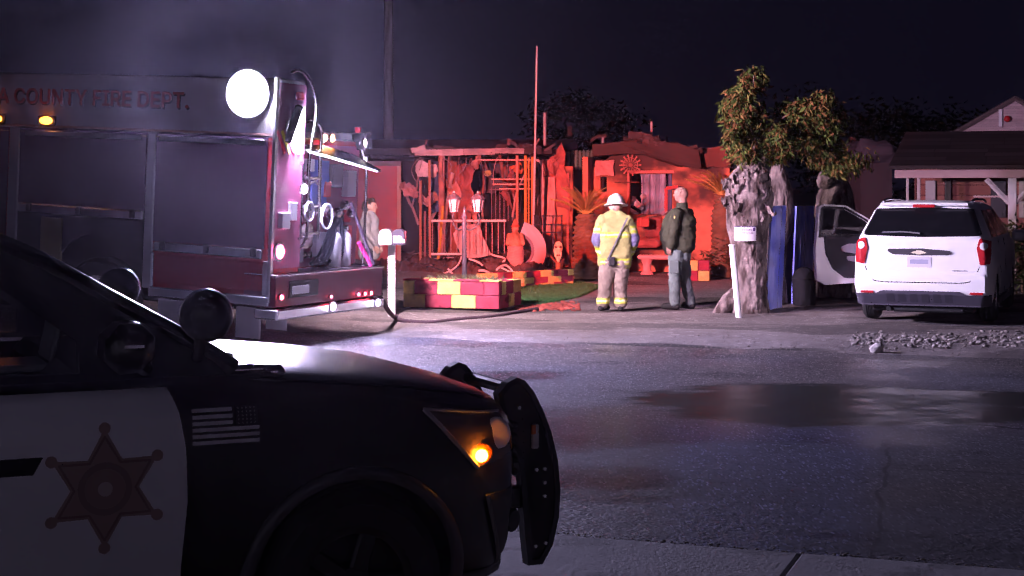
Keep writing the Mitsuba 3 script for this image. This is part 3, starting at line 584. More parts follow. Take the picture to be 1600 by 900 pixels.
pc('roof', grid(np.array([[(-1.56 - .15 * math.sin(math.pi * t) * 0 - s_ * 1.85, .33 + 1.34 * t, 1.752 + .045 * math.sin(math.pi * t) - .05 * s_ * s_) for t in np.linspace(0, 1, 15)] for s_ in np.linspace(0, 1, 10)]), (0, 0, -.03)), 'paint_black', True)
pc('windscreen', grid(np.array([[(-.48 - s_ * 1.10 + .10 * math.sin(math.pi * t), .16 + s_ * .18 + (1.68 - .36 * s_) * t, 1.21 + .54 * s_ + .02 * math.sin(math.pi * s_)) for t in np.linspace(0, 1, 13)] for s_ in np.linspace(0, 1, 9)])), 'pane', True)
pc('rear_window', grid(np.array([[(-3.42 - (1 - s_) * .3, .36 + 1.28 * t, 1.2 + .5 * s_) for t in np.linspace(0, 1, 5)] for s_ in np.linspace(0, 1, 4)]), (-.01, 0, 0)), 'dark_glass', True)
for v_ in (.55, 1.45):
    st = pc('seat', cat(B(-1.75, v_, 1.05, .16, .5, .75, .06, pitch=-14), B(-1.5, v_, .75, .5, .5, .16, .05)), 'vc', col=(.03, .03, .035)); pc('headrest', B(-1.86, v_, 1.50, .1, .27, .18, .04), 'vc', 30, st, col=(.035, .035, .04))
pc('dashboard', jitter(sub(B(-.85, 1.0, 1.13, .42, 1.65, .16, .05), .1), .01), 'vc', True, col=(.03, .03, .032)); pc('steering_wheel', mv(trimesh.creation.torus(.18, .017), -1.18, 1.42, 1.15, pitch=65), 'plastic_black')
pc('laptop', cat(B(-1.12, .98, 1.17, .26, .33, .03, .008), B(-1.0, .98, 1.30, .02, .33, .23, .008, pitch=12)), 'vcg', col=(.25, .27, .28)); pc('cage', cat([tube([(-2.0, v_, 1.2), (-2.05, v_, 1.66)], .008, 5) for v_ in np.linspace(.4, 1.6, 13)]), 'steel')
mir = pc('mirror', jitter(sub(B(-.90, -.13, 1.335, .17, .25, .17, .05), .05), .01), 'paint_black', True); pc('mirror_arm', tube([(-.80, .05, 1.235), (-.86, -.06, 1.27)], .03, 8), 'plastic_black', 30, mir); pc('mirror_glint', bx(-.93, -.86, -.262, -.252, 1.338, 1.352, .002), 'chrome', 30, mir)  # chrome sliver on the mirror placed for a glint
pc('mirror', jitter(sub(B(-.90, 2.13, 1.335, .17, .25, .17, .05), .05), .01), 'paint_black', True)
# spotlights
def spotl(v_, label):
    k = pc('spotlight', mv(along(lathe([(0, -.085), (.045, -.078), (.075, -.055), (.092, -.015), (.095, .02), (.088, .026), (0, .03)], 36), (.28, .96, 0)), -.58, v_, 1.42), 'paint_black', 40, label=label)
    pc('spotlight_rim', mv(along(lathe([(.090, .008), (.099, .012), (.099, .032), (.088, .034), (.088, .026), (.090, .008)], 36), (.28, .96, 0)), -.58, v_, 1.42), 'chrome', 30, k); pc('spotlight_stem', tube(smoothpath([(-.60, v_, 1.35), (-.60, v_ + (.02 if v_ < 1 else -.02), 1.29), (-.61, v_ + (.10 if v_ < 1 else -.10), 1.23)], 10), .022, 10), 'paint_black', 30, k)
spotl(.035, 'round black spotlight at the base of the near pillar'); spotl(1.80, 'far spotlight behind the windscreen pillar')
pc('wiper', cat(tube([(-.42, .35, 1.235), (-.62, .95, 1.31)], .011, 6), along(lathe([(0, 0), (.028, 0), (.022, .03), (0, .035)], 12), 'z' if False else (0, 0, 1)).apply_translation((-.42, .35, 1.215))), 'plastic_black'); pc('wiper', tube([(-.42, 1.0, 1.25), (-.62, 1.6, 1.30)], .011, 6), 'plastic_black')
pc('cowl', jitter(sub(cat(B(-.42, .18, 1.20, .20, .10, .035, .015, yaw=-10), B(-.30, .15, 1.19, .07, .12, .05, .02, yaw=20)), .03), .012, 9), 'chrome', True, label='shiny trim at the base of the windscreen')
pc('hood_seam', tube([(u, float(inset(u)) + .125, float(zlims(u)[1]) + .012) for u in np.linspace(-.4, .60, 30)], .0045, 5), 'plastic_black')
# head lamp, bumper, bezel
def patch(A, B_, C_, D, off, th=.02, n=9, w=lambda a, b: 0):
    P_ = []
    for s_ in np.linspace(0, 1, n):
        row = []
        for t in np.linspace(0, 1, n):
            q = (1 - s_) * ((1 - t) * np.array(A) + t * np.array(B_)) + s_ * ((1 - t) * np.array(D) + t * np.array(C_)); row.append((q[0], side(q[0], q[1]) - off - w(s_, t), q[1]))
        P_.append(row)
    return grid(np.array(P_), (0, th, 0))
hl = pc('headlight', patch((.275, 1.03), (.655, .985), (.745, .815), (.505, .785), .004, .01), 'vcg', True, col=(.13, .10, .09), label='dark headlight with a lit amber lamp')
pc('headlight_trim', cat(tube([(u, side(u, z) - .012, z) for u, z in zip(np.linspace(.275, .505, 14), np.linspace(1.03, .785, 14))], .010, 6), tube([(u, side(u, z) - .010, z) for u, z in zip(np.linspace(.275, .655, 14), np.linspace(1.03, .985, 14))], .006, 6)), 'vcg', 30, hl, col=(.30, .27, .27))
def onside(m, u, z, off=0): return mv(m, u, float(side(u, z)) - off, z)
pr_m = trimesh.creation.icosphere(subdivisions=3); pr_m.apply_scale((.055, .022, .066)); pc('projector', onside(mv(pr_m, pitch=-20), .625, .905, .004), 'lens_white', True, hl, label='pale projector lens')
am = trimesh.creation.icosphere(subdivisions=3); am.apply_scale((.027, .016, .026)); AMB = lamp(hl, 'amber_lamp', onside(am, .518, .832, .026), (60, 15, .9), .7, MP)
am2 = trimesh.creation.icosphere(subdivisions=2); am2.apply_scale((.06, .012, .045)); pc('amber_reflector', onside(am2, .52, .835, -.002), 'lens_amber', True, hl)
pc('amber_reflector', patch((.694, .90), (.716, .895), (.745, .825), (.724, .82), .012, .006), 'lens_amber', True, hl)
bz = pc('fog_bezel', patch((.555, .67), (.765, .66), (.80, .36), (.665, .355), .012), 'vc', True, col=(.11, .11, .11), label='grey plastic bezel in the bumper corner'); pc('fog_lamp', onside(mv(along(lathe([(0, 0), (.05, 0), (.05, .02), (.04, .03), (0, .03)], 20), (0, -1, 0)), yaw=30), .735, .52, .0), 'plastic_black', 30, bz)
pc('bezel_rim', cat(tube([(u, side(u, z) - .016, z) for u, z in zip(np.linspace(.555, .665, 10), np.linspace(.67, .355, 10))], .009, 6)), 'vc', 30, bz, col=(.15, .15, .15))
pc('grille', cat([B(.89, 1.0, z, .03, .95, .03, .008) for z in np.linspace(.66, .86, 5)]), 'plastic_black'); pc('lower_bumper', grid(np.array([[(u, side(u, z) - .006, z) for u in np.linspace(.44, .86, 18)] for z in np.linspace(.30, .36, 4)]), (0, .02, 0)), 'plastic_black', True)
# push bumper: two upright plates, cross bars
pb = pc('push_bumper', cat([tube([(1.0, .66, z), (1.0, 1.34, z)], .028, 10) for z in (.98, .62)] + [B(.95, v_, .52, .16, .05, .1, .01) for v_ in (.68, 1.32)]), 'vcg', col=(.015, .015, .017), label='black push bumper in front of the grille')
prof = [(.855, .985), (.90, 1.035), (.945, 1.055), (.985, 1.04), (1.03, .985), (1.075, .90), (1.115, .80), (1.145, .68), (1.158, .54), (1.15, .42), (1.12, .30), (1.07, .22), (1.0, .22), (.985, .34), (.975, .48), (.965, .62), (.945, .72), (.90, .80), (.875, .88)]
PL = Polygon(prof).buffer(.02).buffer(-.02)
for v_ in (.63, 1.31):
    pl = pc('upright', prism_xz(PL.buffer(-.022), v_ + .012, v_ + .045), 'vc', 30, pb, col=(.026, .026, .027)); pc('rubber_edge', prism_xz(PL.difference(PL.buffer(-.024)), v_, v_ + .06), 'vcg', 30, pl, col=(.02, .02, .022)) if False else None
    k_ = fresh('rubber_edge', pb); scene[k_] = shape((lambda m: (m.apply_transform(MP), m)[1])(prism_xz(PL.difference(PL.buffer(-.024)), v_, v_ + .06)), 'vcg', 30, col=(.012, .012, .014))
    if v_ < 1:
        lt = pc('side_light', bx(1.018, 1.052, v_ - .004, v_ + .014, .735, .845, .006), 'vcg', 30, pb, col=(.5, .5, .48), label='small white and orange light on the upright'); 
        scene[fresh('orange_lens', pb)] = shape((lambda m: (m.apply_transform(MP), m)[1])(bx(1.012, 1.034, v_ - .010, v_ + .0, .80, .843, .003)), 'lens_amber')
        for a, b in ((1.045, .64), (1.085, .64), (1.085, .58), (1.085, .52), (1.04, .30), (1.09, .31), (.96, .92)): pc('bolt', mv(along(lathe([(0, 0), (.010, 0), (.008, .006), (0, .008)], 10), (0, -1, 0)), a, v_ + .012, b), 'steel', 30, pb)
pc('light_bar', cat(bx(-2.35, -2.0, .35, 1.65, 1.83, 1.96, .03), bx(-2.3, -2.05, .6, .7, 1.76, 1.84), bx(-2.3, -2.05, 1.3, 1.4, 1.76, 1.84)), 'plastic_black')

# ---------------------------------------------------------------- the white car (local x to its right, y forward)
def car_body(prof_y, prof_zt, prof_zb, yr_z, yr_y, W_z, W_x, nose=4.2, L=4.77):
    w = lambda z: np.interp(z, W_z, W_x); yr = lambda z: np.interp(z, yr_z, yr_y)
    def half(y, z):
        t = np.clip(1 - (y - yr(z)) / .22, 0, 1); n_ = np.clip((y - nose) / (L - nose), 0, 1)
        return w(z) * (1 - .10 * t * t) * (1 - .22 * n_ * n_)
    secs = []
    for y in prof_y:
        zb, zt = np.interp(y, prof_y, prof_zb), np.interp(y, prof_y, prof_zt)
        zz = zb + (zt - zb) * np.array([0, .03, .1, .25, .4, .55, .7, .82, .92, .97, 1.0])
        h = [(0.0, zb)] + [(half(y, z) * (.8 if k == 0 else 1 if k < 9 else (.985, .94)[k - 9]), z) for k, z in enumerate(zz)]
        x1 = h[-1][0]; h += [(x1 * .7, zt + .010), (x1 * .35, zt + .014), (0, zt + .015)]
        h = np.array(h); ring = np.vstack([h, np.c_[-h[-2:0:-1, 0], h[-2:0:-1, 1]]]); secs.append(np.c_[ring[:, 0], np.full(len(ring), y), ring[:, 1]])
    return loft(secs), half, yr
ORG = (5.566, 21.76, float(zg(5.566, 21.76)) + .0); MC = frame(ORG, -21.5)
WC = thing('white_car', 'white family car parked facing away with its front left door open', 'car')
def wc(name, mesh, mat, smooth=30, parent=None, **k): return part(parent or WC, name, mesh, mat, smooth, M=MC, **k)
yrz, yry = [.28, .42, .62, .72, 1.05, 1.22, 1.42, 1.60, 1.67], [.08, -.02, -.03, .02, .035, .07, .22, .38, .50]
PY = [-.03, -.015, .0, .02, .035, .05, .07, .11, .15, .22, .30, .38, .44, .50, .60, .8, 1.2, 1.8, 2.4, 2.9, 3.2, 3.5, 3.78, 4.1, 4.5, 4.66, 4.74, 4.77]
PT = [.64, .69, .71, .74, 1.03, 1.12, 1.22, 1.28, 1.33, 1.42, 1.515, 1.60, 1.64, 1.655, 1.665, 1.675, 1.68, 1.675, 1.65, 1.60, 1.45, 1.30, 1.13, 1.08, 1.0, .93, .82, .70]
PB = [.52, .45, .40, .38, .36, .34, .30, .27, .26, .25, .25, .25, .24, .24, .23, .22, .22, .22, .22, .22, .22, .22, .22, .22, .24, .27, .34, .45]
WZ, WX = [.22, .45, .7, .95, 1.12, 1.24, 1.6, 1.68], [.86, .925, .93, .925, .905, .85, .69, .60]
bm, halfw, yr = car_body(PY, PT, PB, yrz, yry, WZ, WX)
wl = [along(lathe([(0, 0), (.40, 0), (.40, .4), (0, .4)], 40), 'x').apply_translation((x, y, .37)) for x in (-1.0, .62) for y in (.98, 3.85)]
bm = cut(bm, *wl)
wc('body', bm, 'paint_white', 30)
for x, fl in ((-.80, 0), (.80, 1)):
    for y in (.98, 3.85):
        t, r = tyre_mesh(.36, .225, .24), rim_mesh(.24, .225); R_ = 90 if x > 0 else -90
        k = part(WC, 'wheel', mv(mv(t, yaw=90), x, y, .362), 'rubber', 30, M=MC); part(k, 'rim', mv(mv(r, yaw=R_), x, y, .362), 'steel', 30, M=MC)
def rearm(x, z):
    q = np.clip(1 - np.abs(x) / np.maximum(np.interp(z, WZ, WX), 1e-6), -.05, .1); t = 1 - np.sqrt(np.clip((.1 - q) / .1, 0, 1.5)); return np.interp(z, yrz, yry) + .22 * np.clip(t * 0 + (1 - np.sqrt(np.clip(q / .1, 0, 1))) * (np.abs(x) > .9 * np.interp(z, WZ, WX)), 0, 1)
def rdecal(poly, off, th=.004, ms=.05):
    m = sub(prism(poly, th), ms); v = np.array(m.vertices); v = np.c_[v[:, 0], rearm(v[:, 0], v[:, 1]) - off - v[:, 2], v[:, 1]]
    m = trimesh.Trimesh(v, m.faces, process=False); m.fix_normals(); return m
def rnd(poly, r): return Polygon(poly).buffer(-r).buffer(r)
wc('rear_window', rdecal(rnd([(-.80, 1.225), (0, 1.205), (.80, 1.225), (.655, 1.585), (0, 1.60), (-.655, 1.585)], .03), .020), 'dark_glass', 30)
wc('spoiler', cat(bx(-.60, .60, .30, .52, 1.622, 1.665, .018)), 'paint_white', 30); wc('brake_light', bx(-.15, .15, .285, .31, 1.60, 1.645, .01), 'lens_red', label='red brake light over the rear window')
wc('wiper', cat(tube([(-.53, .05, 1.262), (-.25, .05, 1.272), (-.02, .035, 1.25)], .011, 6)), 'vcg', col=(.16, .16, .17))
for s_ in (-1, 1):
    tl = Polygon([(s_ * .77, .83), (s_ * .895, .845), (s_ * .905, 1.0), (s_ * .90, 1.15), (s_ * .76, 1.195), (s_ * .725, 1.05)]).buffer(-.02).buffer(.02)
    k = wc('tail_light', rdecal(tl, .006, .014, .03), 'lens_red', 40, label='%s red and white tail light' % ('left' if s_ < 0 else 'right'))
    for zc, rr, mt in ((1.085, .052, 'lens_white'), (.925, .05, 'lens_red')):
        wc('lens', rdecal(Point(s_ * .815, zc).buffer(rr), .021, .006, .03), mt, 40, k)
hb = wc('tailgate_handle', rdecal(rnd([(-.45, 1.035), (0, 1.045), (.36, 1.02), (.41, .985), (.36, .962), (0, .955), (-.38, .965), (-.45, 1.0)], .01), .006, .014), 'vcg', 30, col=(.06, .055, .065), label='dark trim strip across the tailgate')
wc('emblem', rdecal(Polygon([(-.14, .985), (-.10, 1.008), (-.07, 1.008), (-.07, 1.022), (.0, 1.022), (.0, 1.008), (.03, 1.008), (.07, .985), (.03, .978), (.0, .978), (.0, .966), (-.07, .966), (-.07, .978), (-.11, .978)]), .021, .006), 'vcg', 30, hb, col=(.72, .66, .5))
pl = wc('license_plate', rdecal(sbox(-.19, .79, .13, .935), .004, .006), 'vc', 30, col=(.62, .60, .66)); wc('plate_band', rdecal(sbox(-.15, .835, .09, .895), .011, .001), 'vc', 30, pl, col=(.36, .36, .48))
wc('badge', rdecal(sbox(.41, .742, .61, .757), .004, .003), 'vcg', 30, col=(.2, .2, .2))
sm = LineString([(-.76, .80), (-.72, .70), (-.63, .60), (-.5, .585), (.5, .585), (.63, .60), (.72, .70), (.76, .80)]).buffer(.006); wc('tailgate_seam', rdecal(sm, .001, .002), 'plastic_black', False)
wc('lower_bumper', rdecal(rnd([(-.90, .26), (.90, .26), (.91, .425), (.60, .425), (.50, .47), (-.52, .47), (-.62, .425), (-.91, .425)], .008), .006, .014), 'vc', 30, col=(.055, .05, .07), label='dark grey plastic lower bumper')
for k in range(6): wc('bumper_rib', rdecal(sbox(-.46 + .155 * k, .31, -.36 + .155 * k, .43), .020, .006), 'vc', 30, col=(.035, .032, .045))
for s_ in (-1, 1): wc('reflector', rdecal(sbox(min(s_ * .64, s_ * .81), .432, max(s_ * .64, s_ * .81), .462), .006, .006), 'lens_red', 30)
wc('underbody', cat(bx(-.7, .7, .25, 4.3, .17, .28, .03), tube([(-.45, .08, .21), (-.45, .6, .22)], .035, 10), bx(-.4, .55, .12, .3, .17, .24, .02)), 'plastic_black')
for s_ in (-1, 1):
    wc('roof_rail', tube(smoothpath([(s_ * .60, .62, 1.675), (s_ * .60, .8, 1.695), (s_ * .60, 1.8, 1.705), (s_ * .60, 2.6, 1.685), (s_ * .60, 2.8, 1.66)], 20), .016, 8), 'steel')
    for y0, y1, y2, y3 in ((.62, .78, 1.30, 1.35), (1.45, 1.42, 2.18, 2.22), (2.30, 2.28, 2.75, 3.3)):
        P_ = np.array([[(s_ * (float(halfw(y, z)) + .004), y, z) for y in np.linspace(y0 + (y1 - y0) * t, y3 + (y2 - y3) * t, 6)] for t, z in zip(np.linspace(0, 1, 5), np.linspace(1.19, 1.56, 5))])
        if not (s_ < 0 and y0 > 2): wc('side_window', grid(P_, (-s_ * .008, 0, 0)), 'dark_glass', True)
    for a_, b_ in ((1.36, 2.24), (2.26, 3.45)):
        P_ = [(s_ * (float(halfw(y, z)) + .001), y, z) for y, z in [(a_, 1.15), (a_ + .02, .7), (a_ + .1, .36), (b_ - .1, .34), (b_, .8), (b_, 1.13)]]; wc('door_seam', tube(P_, .005, 4), 'plastic_black')
    for y_ in (1.5, 2.4): wc('door_handle', B(s_ * (.935), y_, .99, .04, .19, .035, .012), 'paint_white')
    wc('sill_trim', B(s_ * .915, 2.4, .29, .05, 2.3, .12, .02), 'vc', col=(.05, .048, .06))
wc('mirror', B(1.06, 3.05, 1.16, .2, .12, .17, .04), 'paint_white', 30)
cab_ = wc('opening_shade', grid(np.array([[(-float(halfw(y, z)) - .004, y, z) for y in np.linspace(2.27, 3.2 + .25 * (1 - abs(z - .7)), 5)] for z in np.linspace(.40, 1.52, 6)]), (.01, 0, 0)), 'vc', True, col=(.012, .012, .014), label='dark sheet painted for the shade inside the open front door')  # dark sheet laid on the body; the shade of the doorway is its colour
# the open door: drawn in (d, z), d from hinge to its free edge
hp, hd = np.array([-.93, 3.30]), np.array([-.84, -.543]); hd /= np.linalg.norm(hd)
def on_door(poly, t0, t1):
    m = prism(poly, t1 - t0); nrm = np.array([hd[1], -hd[0]])      # towards the inside face (to the rear)
    if nrm[1] > 0: nrm = -nrm
    v = np.array(m.vertices); v = np.c_[hp[0] + v[:, 0] * hd[0] + (v[:, 2] + t0) * nrm[0], hp[1] + v[:, 0] * hd[1] + (v[:, 2] + t0) * nrm[1], v[:, 1]]
    m = trimesh.Trimesh(v, m.faces); m.fix_normals(); return m
DO = Polygon([(0, .42), (1.05, .36), (1.20, .44), (1.225, .9), (1.20, 1.14), (1.17, 1.58), (1.1, 1.62), (.72, 1.60), (.36, 1.40), (0, 1.14)]).buffer(-.02).buffer(.02)
WI = Polygon([(.10, 1.14), (1.12, 1.16), (1.10, 1.55), (.74, 1.54), (.40, 1.36)]).buffer(-.02).buffer(.02)
od = wc('front_door', on_door(DO.difference(WI), -.05, .05), 'paint_white', 25, label='open white front door with a dark inner panel')
wc('door_window', on_door(WI.buffer(.01), -.005, .005), 'dark_glass', False, od)
TR_ = Polygon([(.03, .62), (.35, .47), (.75, .47), (.95, .62), (1.06, .85), (1.09, 1.12), (.03, 1.12)]).buffer(-.03).buffer(.03)
wc('inner_panel', on_door(TR_, .05, .075), 'vc', 25, od, col=(.045, .043, .05)); wc('window_seal', on_door(DO.buffer(-.03).difference(WI).intersection(sbox(-1, 1.10, 2, 2)), .05, .06), 'plastic_black', False, od)
wc('armrest', on_door(Polygon([(.05, .86), (.55, .84), (.80, .88), (.82, .95), (.70, 1.0), (.05, 1.03)]).buffer(-.02).buffer(.02), .075, .13), 'vc', 25, od, col=(.30, .29, .32)); wc('armrest', on_door(Polygon([(.05, .70), (.5, .70), (.70, .74), (.74, .81), (.05, .81)]).buffer(-.02).buffer(.02), .075, .11), 'vc', 25, od, col=(.24, .23, .26))
wc('door_mirror', mv(B(0, 0, 0, .12, .22, .17, .04), hp[0] + hd[0] * .22 + .05, hp[1] + hd[1] * .22 + .14, 1.2), 'paint_white', 30, od)

# a dark car beyond it, at the edge of the picture
ORG2 = (9.05, 24.6, float(zg(9.05, 24.6))); MD = frame(ORG2, -21.5); DC = thing('dark_car', 'dark parked car partly seen at the right edge, beyond the white one', 'car')
bm2, hw2, _ = car_body(PY, [z * .86 for z in PT], PB, yrz, yry, [z * .86 for z in WZ], WX); bm2 = cut(bm2, *wl)
part(DC, 'body', bm2, 'paint_black', 30, M=MD)
for s_ in (-1, 1):
    part(DC, 'side_window', grid(np.array([[(s_ * (float(hw2(y, z)) + .004), y, z) for y in np.linspace(.9, 3.2, 8)] for z in np.linspace(1.04, 1.34, 4)]), (-s_ * .008, 0, 0)), 'dark_glass', True, M=MD)
    for y in (.98, 3.85): k = part(DC, 'wheel', mv(mv(tyre_mesh(.35, .22, .23), yaw=90), s_ * .8, y, .352), 'rubber', 30, M=MD); part(k, 'rim', mv(mv(rim_mesh(.23, .22), yaw=90 * s_), s_ * .8, y, .352), 'steel', 30, M=MD)

# ---------------------------------------------------------------- people
SKIN = (.36, .21, .16)
def head_mesh(r=.105):
    """Faces -x, centred on the skull, about 0.23 m from crown to chin."""
    m = flesh([[(.012, 0, .012, .098)], [(-.02, 0, .02, .088), (-.055, 0, -.075, .042)], [(.03, 0, .0, .085), (.0, 0, -.06, .06)], [(-.098, 0, .012, .012), (-.118, 0, -.022, .016)], [(-.085, -.035, .035, .016), (-.085, .035, .035, .016)], [(-.092, -.014, -.055, .012), (-.092, .014, -.055, .012)],
               [(.01, -.09, .02, .022), (.0, -.092, -.025, .014)], [(.01, .09, .02, .022), (.0, .092, -.025, .014)]], .018, 6)
    return m
def face(parent, M):
    part(parent, 'eye', cat([mv(trimesh.creation.icosphere(subdivisions=1, radius=.011), -.091, s_ * .034, .014) for s_ in (-1, 1)][:1]), 'vcg', True, M=M, col=(.05, .04, .04)); part(parent, 'eye', mv(trimesh.creation.icosphere(subdivisions=1, radius=.011), -.091, .034, .014), 'vcg', True, M=M, col=(.05, .04, .04))
    part(parent, 'mouth', B(-.101, 0, -.057, .008, .045, .007, .002), 'vc', M=M, col=(.30, .12, .10))
def hand_mesh(wrist, d, palm_n, scale=1.0, curl=.5):
    """Palm, four fingers and a thumb; d: along the hand, palm_n: out of the palm."""
    d = np.array(d, float) / np.linalg.norm(d); n = np.array(palm_n, float); n -= d * (n @ d); n /= np.linalg.norm(n); s_ = np.cross(n, d); w = np.array(wrist, float); sc = scale
    pt = lambda a, b, c, r: tuple(w + sc * (a * d + b * s_ + c * n)) + (sc * r,)
    ch = [[pt(0, 0, 0, .027), pt(.05, .012, 0, .022), pt(.085, .03, 0, .014)], [pt(0, 0, 0, .027), pt(.05, -.012, 0, .022), pt(.085, -.03, 0, .014)]]
    for b, L in ((.032, .075), (.011, .085), (-.011, .08), (-.032, .062)):
        p = [(.085, b, 0)]; a_ = 0
        for k, f_ in enumerate((.45, .33, .24)):
            a_ += curl * (.6, .9, .6)[k]; q = p[-1]; p.append((q[0] + L * f_ * math.cos(a_), q[1] * 1.02, q[2] + L * f_ * math.sin(a_)))
        ch.append([pt(*q, .0098 - .0006 * k) for k, q in enumerate(p)])
    ch.append([pt(.02, .026, .008, .014), pt(.05, .052, .018, .0115), pt(.078, .058, .032, .0095)])
    return flesh(ch, .012, 3)
PR_ = frame
def boot(x, y, yaw, h=.2, L=.29):
    return mv(flesh([[(0, 0, .06, .055), (-.16 * L / .29, 0, .045, .045)], [(0, 0, .06, .055), (.03, 0, h, .06)], [(.06, 0, .045, .045), (-.17 * L / .29, 0, .04, .04)]], .03, 5), x, y, 0, yaw)

# firefighter seen from the back
FX, FY = gp(961, 487, .03)[:2]; MF = frame((FX, FY, float(zg(FX, FY))), 0)
FF = thing('person', 'person in a white helmet and pale yellow fire coat, standing with their back turned', 'person')
def coat_col(v):
    x, z = v[:, 0], v[:, 2]; base = np.tile((.245, .245, .095), (len(v), 1)); arm = np.abs(x - .005) > .235 - .12 * np.clip((z - 1.25) / .2, 0, 1)
    lime = (.36, .42, .04); lime2 = (.42, .42, .26)
    def band(mask, a, b):
        m_ = mask & (z > a) & (z < b); base[m_] = lime; m2 = mask & (z > a + (b - a) * .33) & (z < a + (b - a) * .67); base[m2] = lime2
    band(~arm, .70, .80); band(~arm, 1.12, 1.20); band(arm, 1.20, 1.29); band(arm, .84, .96)
    base[arm & (z > .985) & (z < 1.18)] = (.10, .10, .17); return base
coat = flesh([[(-.005, .0, .74, .135, .125), (0, 0, .95, .135, .115), (0, 0, 1.2, .13, .125), (0, .01, 1.37, .09, .155), (0, .03, 1.50, .065, .02)],
              [(-.20, .0, 1.37, .095), (-.275, -.01, 1.08, .086), (-.205, .12, .88, .068)], [(.20, .0, 1.37, .095), (.295, .0, 1.10, .086), (.235, .13, .89, .068)]], .018, 8)
coat = cloth(coat, 3); part(FF, 'coat', coat, 'vc', True, M=MF, label='pale yellow fire coat with lime bands and dark elbow patches', col=coat_col, var=.25)
def pants_col(v):
    z = v[:, 2]; c = np.tile((.19, .165, .135), (len(v), 1)); c[(z > .115) & (z < .20)] = (.5, .55, .07); c[(z > .145) & (z < .17)] = (.75, .75, .5); return c
pn = flesh([[(0, 0, .80, .125, .09), (0, 0, .70, .12, .10)], [(-.10, 0, .76, .135), (-.14, .02, .46, .112), (-.185, -.01, .12, .098)], [(.095, 0, .76, .135), (.085, .04, .46, .112), (.085, .05, .12, .098)]], .018, 6)
part(FF, 'trousers', cloth(pn, 5), 'vc', True, M=MF, label='tan fire trousers with lime bands at the ankles', col=pants_col, var=.25)
part(FF, 'boot', boot(-.19, .0, -120), 'vc', True, M=MF, col=(.02, .02, .02)); part(FF, 'boot', boot(.09, .06, -95), 'vc', True, M=MF, col=(.02, .02, .02))
hm = mv(head_mesh(), 0.01, .05, 1.585, -80); part(FF, 'head', hm, 'vc', True, M=MF, col=SKIN)
hel = lathe([(0, .165), (.04, .162), (.085, .145), (.118, .11), (.135, .06), (.138, .02), (.165, .008), (.192, -.006), (.192, -.016), (.16, -.004), (.13, 0), (0, .0)], 36); hel.apply_scale((.95, 1.12, 1)); hel = mv(hel, 0, 0, 0, roll=-8)
hk = part(FF, 'helmet', mv(hel, .015, .03, 1.615), 'vcg', 35, M=MF, label='white fire helmet with a brim', col=(.58, .56, .52)); rg = [bx(-.004, .004, -.15, .15, 0, .01)]
part(hk, 'ridge', cat([tube([(.015 + .118 * math.sin(a) * math.cos(t), .03 + .135 * math.cos(a) * math.cos(t), 1.622 + .165 * math.sin(t)) for t in np.linspace(.1, 1.5, 10)], .005, 5) for a in np.linspace(0, 2 * np.pi, 8, endpoint=False)]), 'vcg', M=MF, col=(.7, .69, .66), kind='stuff'); part(hk, 'band', mv(lathe([(.139, 0), (.143, .004), (.143, .02), (.137, .024)], 32), .015, .03, 1.625), 'vc', M=MF, col=(.16, .14, .12))
part(FF, 'strap', grid(np.array([[(.16 - .30 * t + .035 * s_, -.150 - .02 * math.sin(3 * t), 1.41 - .64 * t + .02 * s_) for s_ in (0, 1)] for t in np.linspace(0, 1, 14)]), (0, .01, 0)), 'vc', True, M=MF, col=(.10, .10, .12), label='dark strap across the back'); part(FF, 'radio', B(-.06, -.165, .76, .10, .05, .14, .015, roll=10, yaw=5), 'vc', M=MF, col=(.03, .03, .035))
for w_, d_ in (((-.19, .14, .86), (.35, .25, -.8)), ((.225, .15, .87), (-.3, .3, -.8))): part(FF, 'hand', hand_mesh(w_, d_, (0, 1, 0)), 'vc', True, M=MF, col=SKIN)

# deputy, seen from his side
DX, DY = gp(1062, 484, .03)[:2]; MDp = frame((DX, DY, float(zg(DX, DY))), -32)
DP = thing('person', 'bald person in a dark olive jacket and grey green trousers, hand raised', 'person')
jk = flesh([[(-.02, 0, 1.0, .20, .07), (-.035, 0, 1.15, .212, .08), (.0, 0, 1.34, .19, .07), (.03, 0, 1.50, .105, .01), (.03, 0, 1.60, .065)],
            [(.04, -.20, 1.47, .085), (.05, .20, 1.47, .085)], [(.04, -.215, 1.46, .088), (.03, -.275, 1.20, .078), (-.03, -.26, .99, .06)],
            [(.05, .21, 1.46, .088), (-.06, .26, 1.25, .076), (-.20, .12, 1.385, .055)]], .018, 8)
part(DP, 'jacket', cloth(jk, 8), 'vc', True, M=MDp, label='dark olive jacket with a gold shoulder patch', col=(.040, .044, .026), var=.3)
part(DP, 'shoulder_patch', mv(along(lathe([(0, 0), (.042, 0), (.038, .006), (0, .008)], 16), (0, -1, .25)), .03, -.296, 1.42), 'vc', M=MDp, col=(.50, .36, .12))
tr = flesh([[(0, 0, .95, .145, .03), (0, 0, .85, .14, .03)], [(0, -.10, .88, .125), (-.035, -.11, .50, .092), (-.02, -.13, .10, .075)], [(.0, .10, .88, .125), (.03, .12, .50, .092), (.10, .15, .10, .075)]], .018, 6)
part(DP, 'trousers', cloth(tr, 9), 'vc', True, M=MDp, label='grey green trousers with a cargo pocket', col=(.115, .15, .14), var=.3)
part(DP, 'pocket', B(.02, -.222, .66, .15, .03, .2, .01, roll=4), 'vc', M=MDp, col=(.075, .10, .095)); part(DP, 'belt', mv(lathe([(.172, 0), (.178, .004), (.178, .046), (.172, .05), (.165, .02), (.172, 0)], 28), 0, 0, .93), 'vc', M=MDp, col=(.012, .012, .012))
part(DP, 'boot', boot(-.04, -.13, 0, .14), 'vc', True, M=MDp, col=(.015, .015, .015)); part(DP, 'boot', boot(.09, .15, -6, .14), 'vc', True, M=MDp, col=(.015, .015, .015))
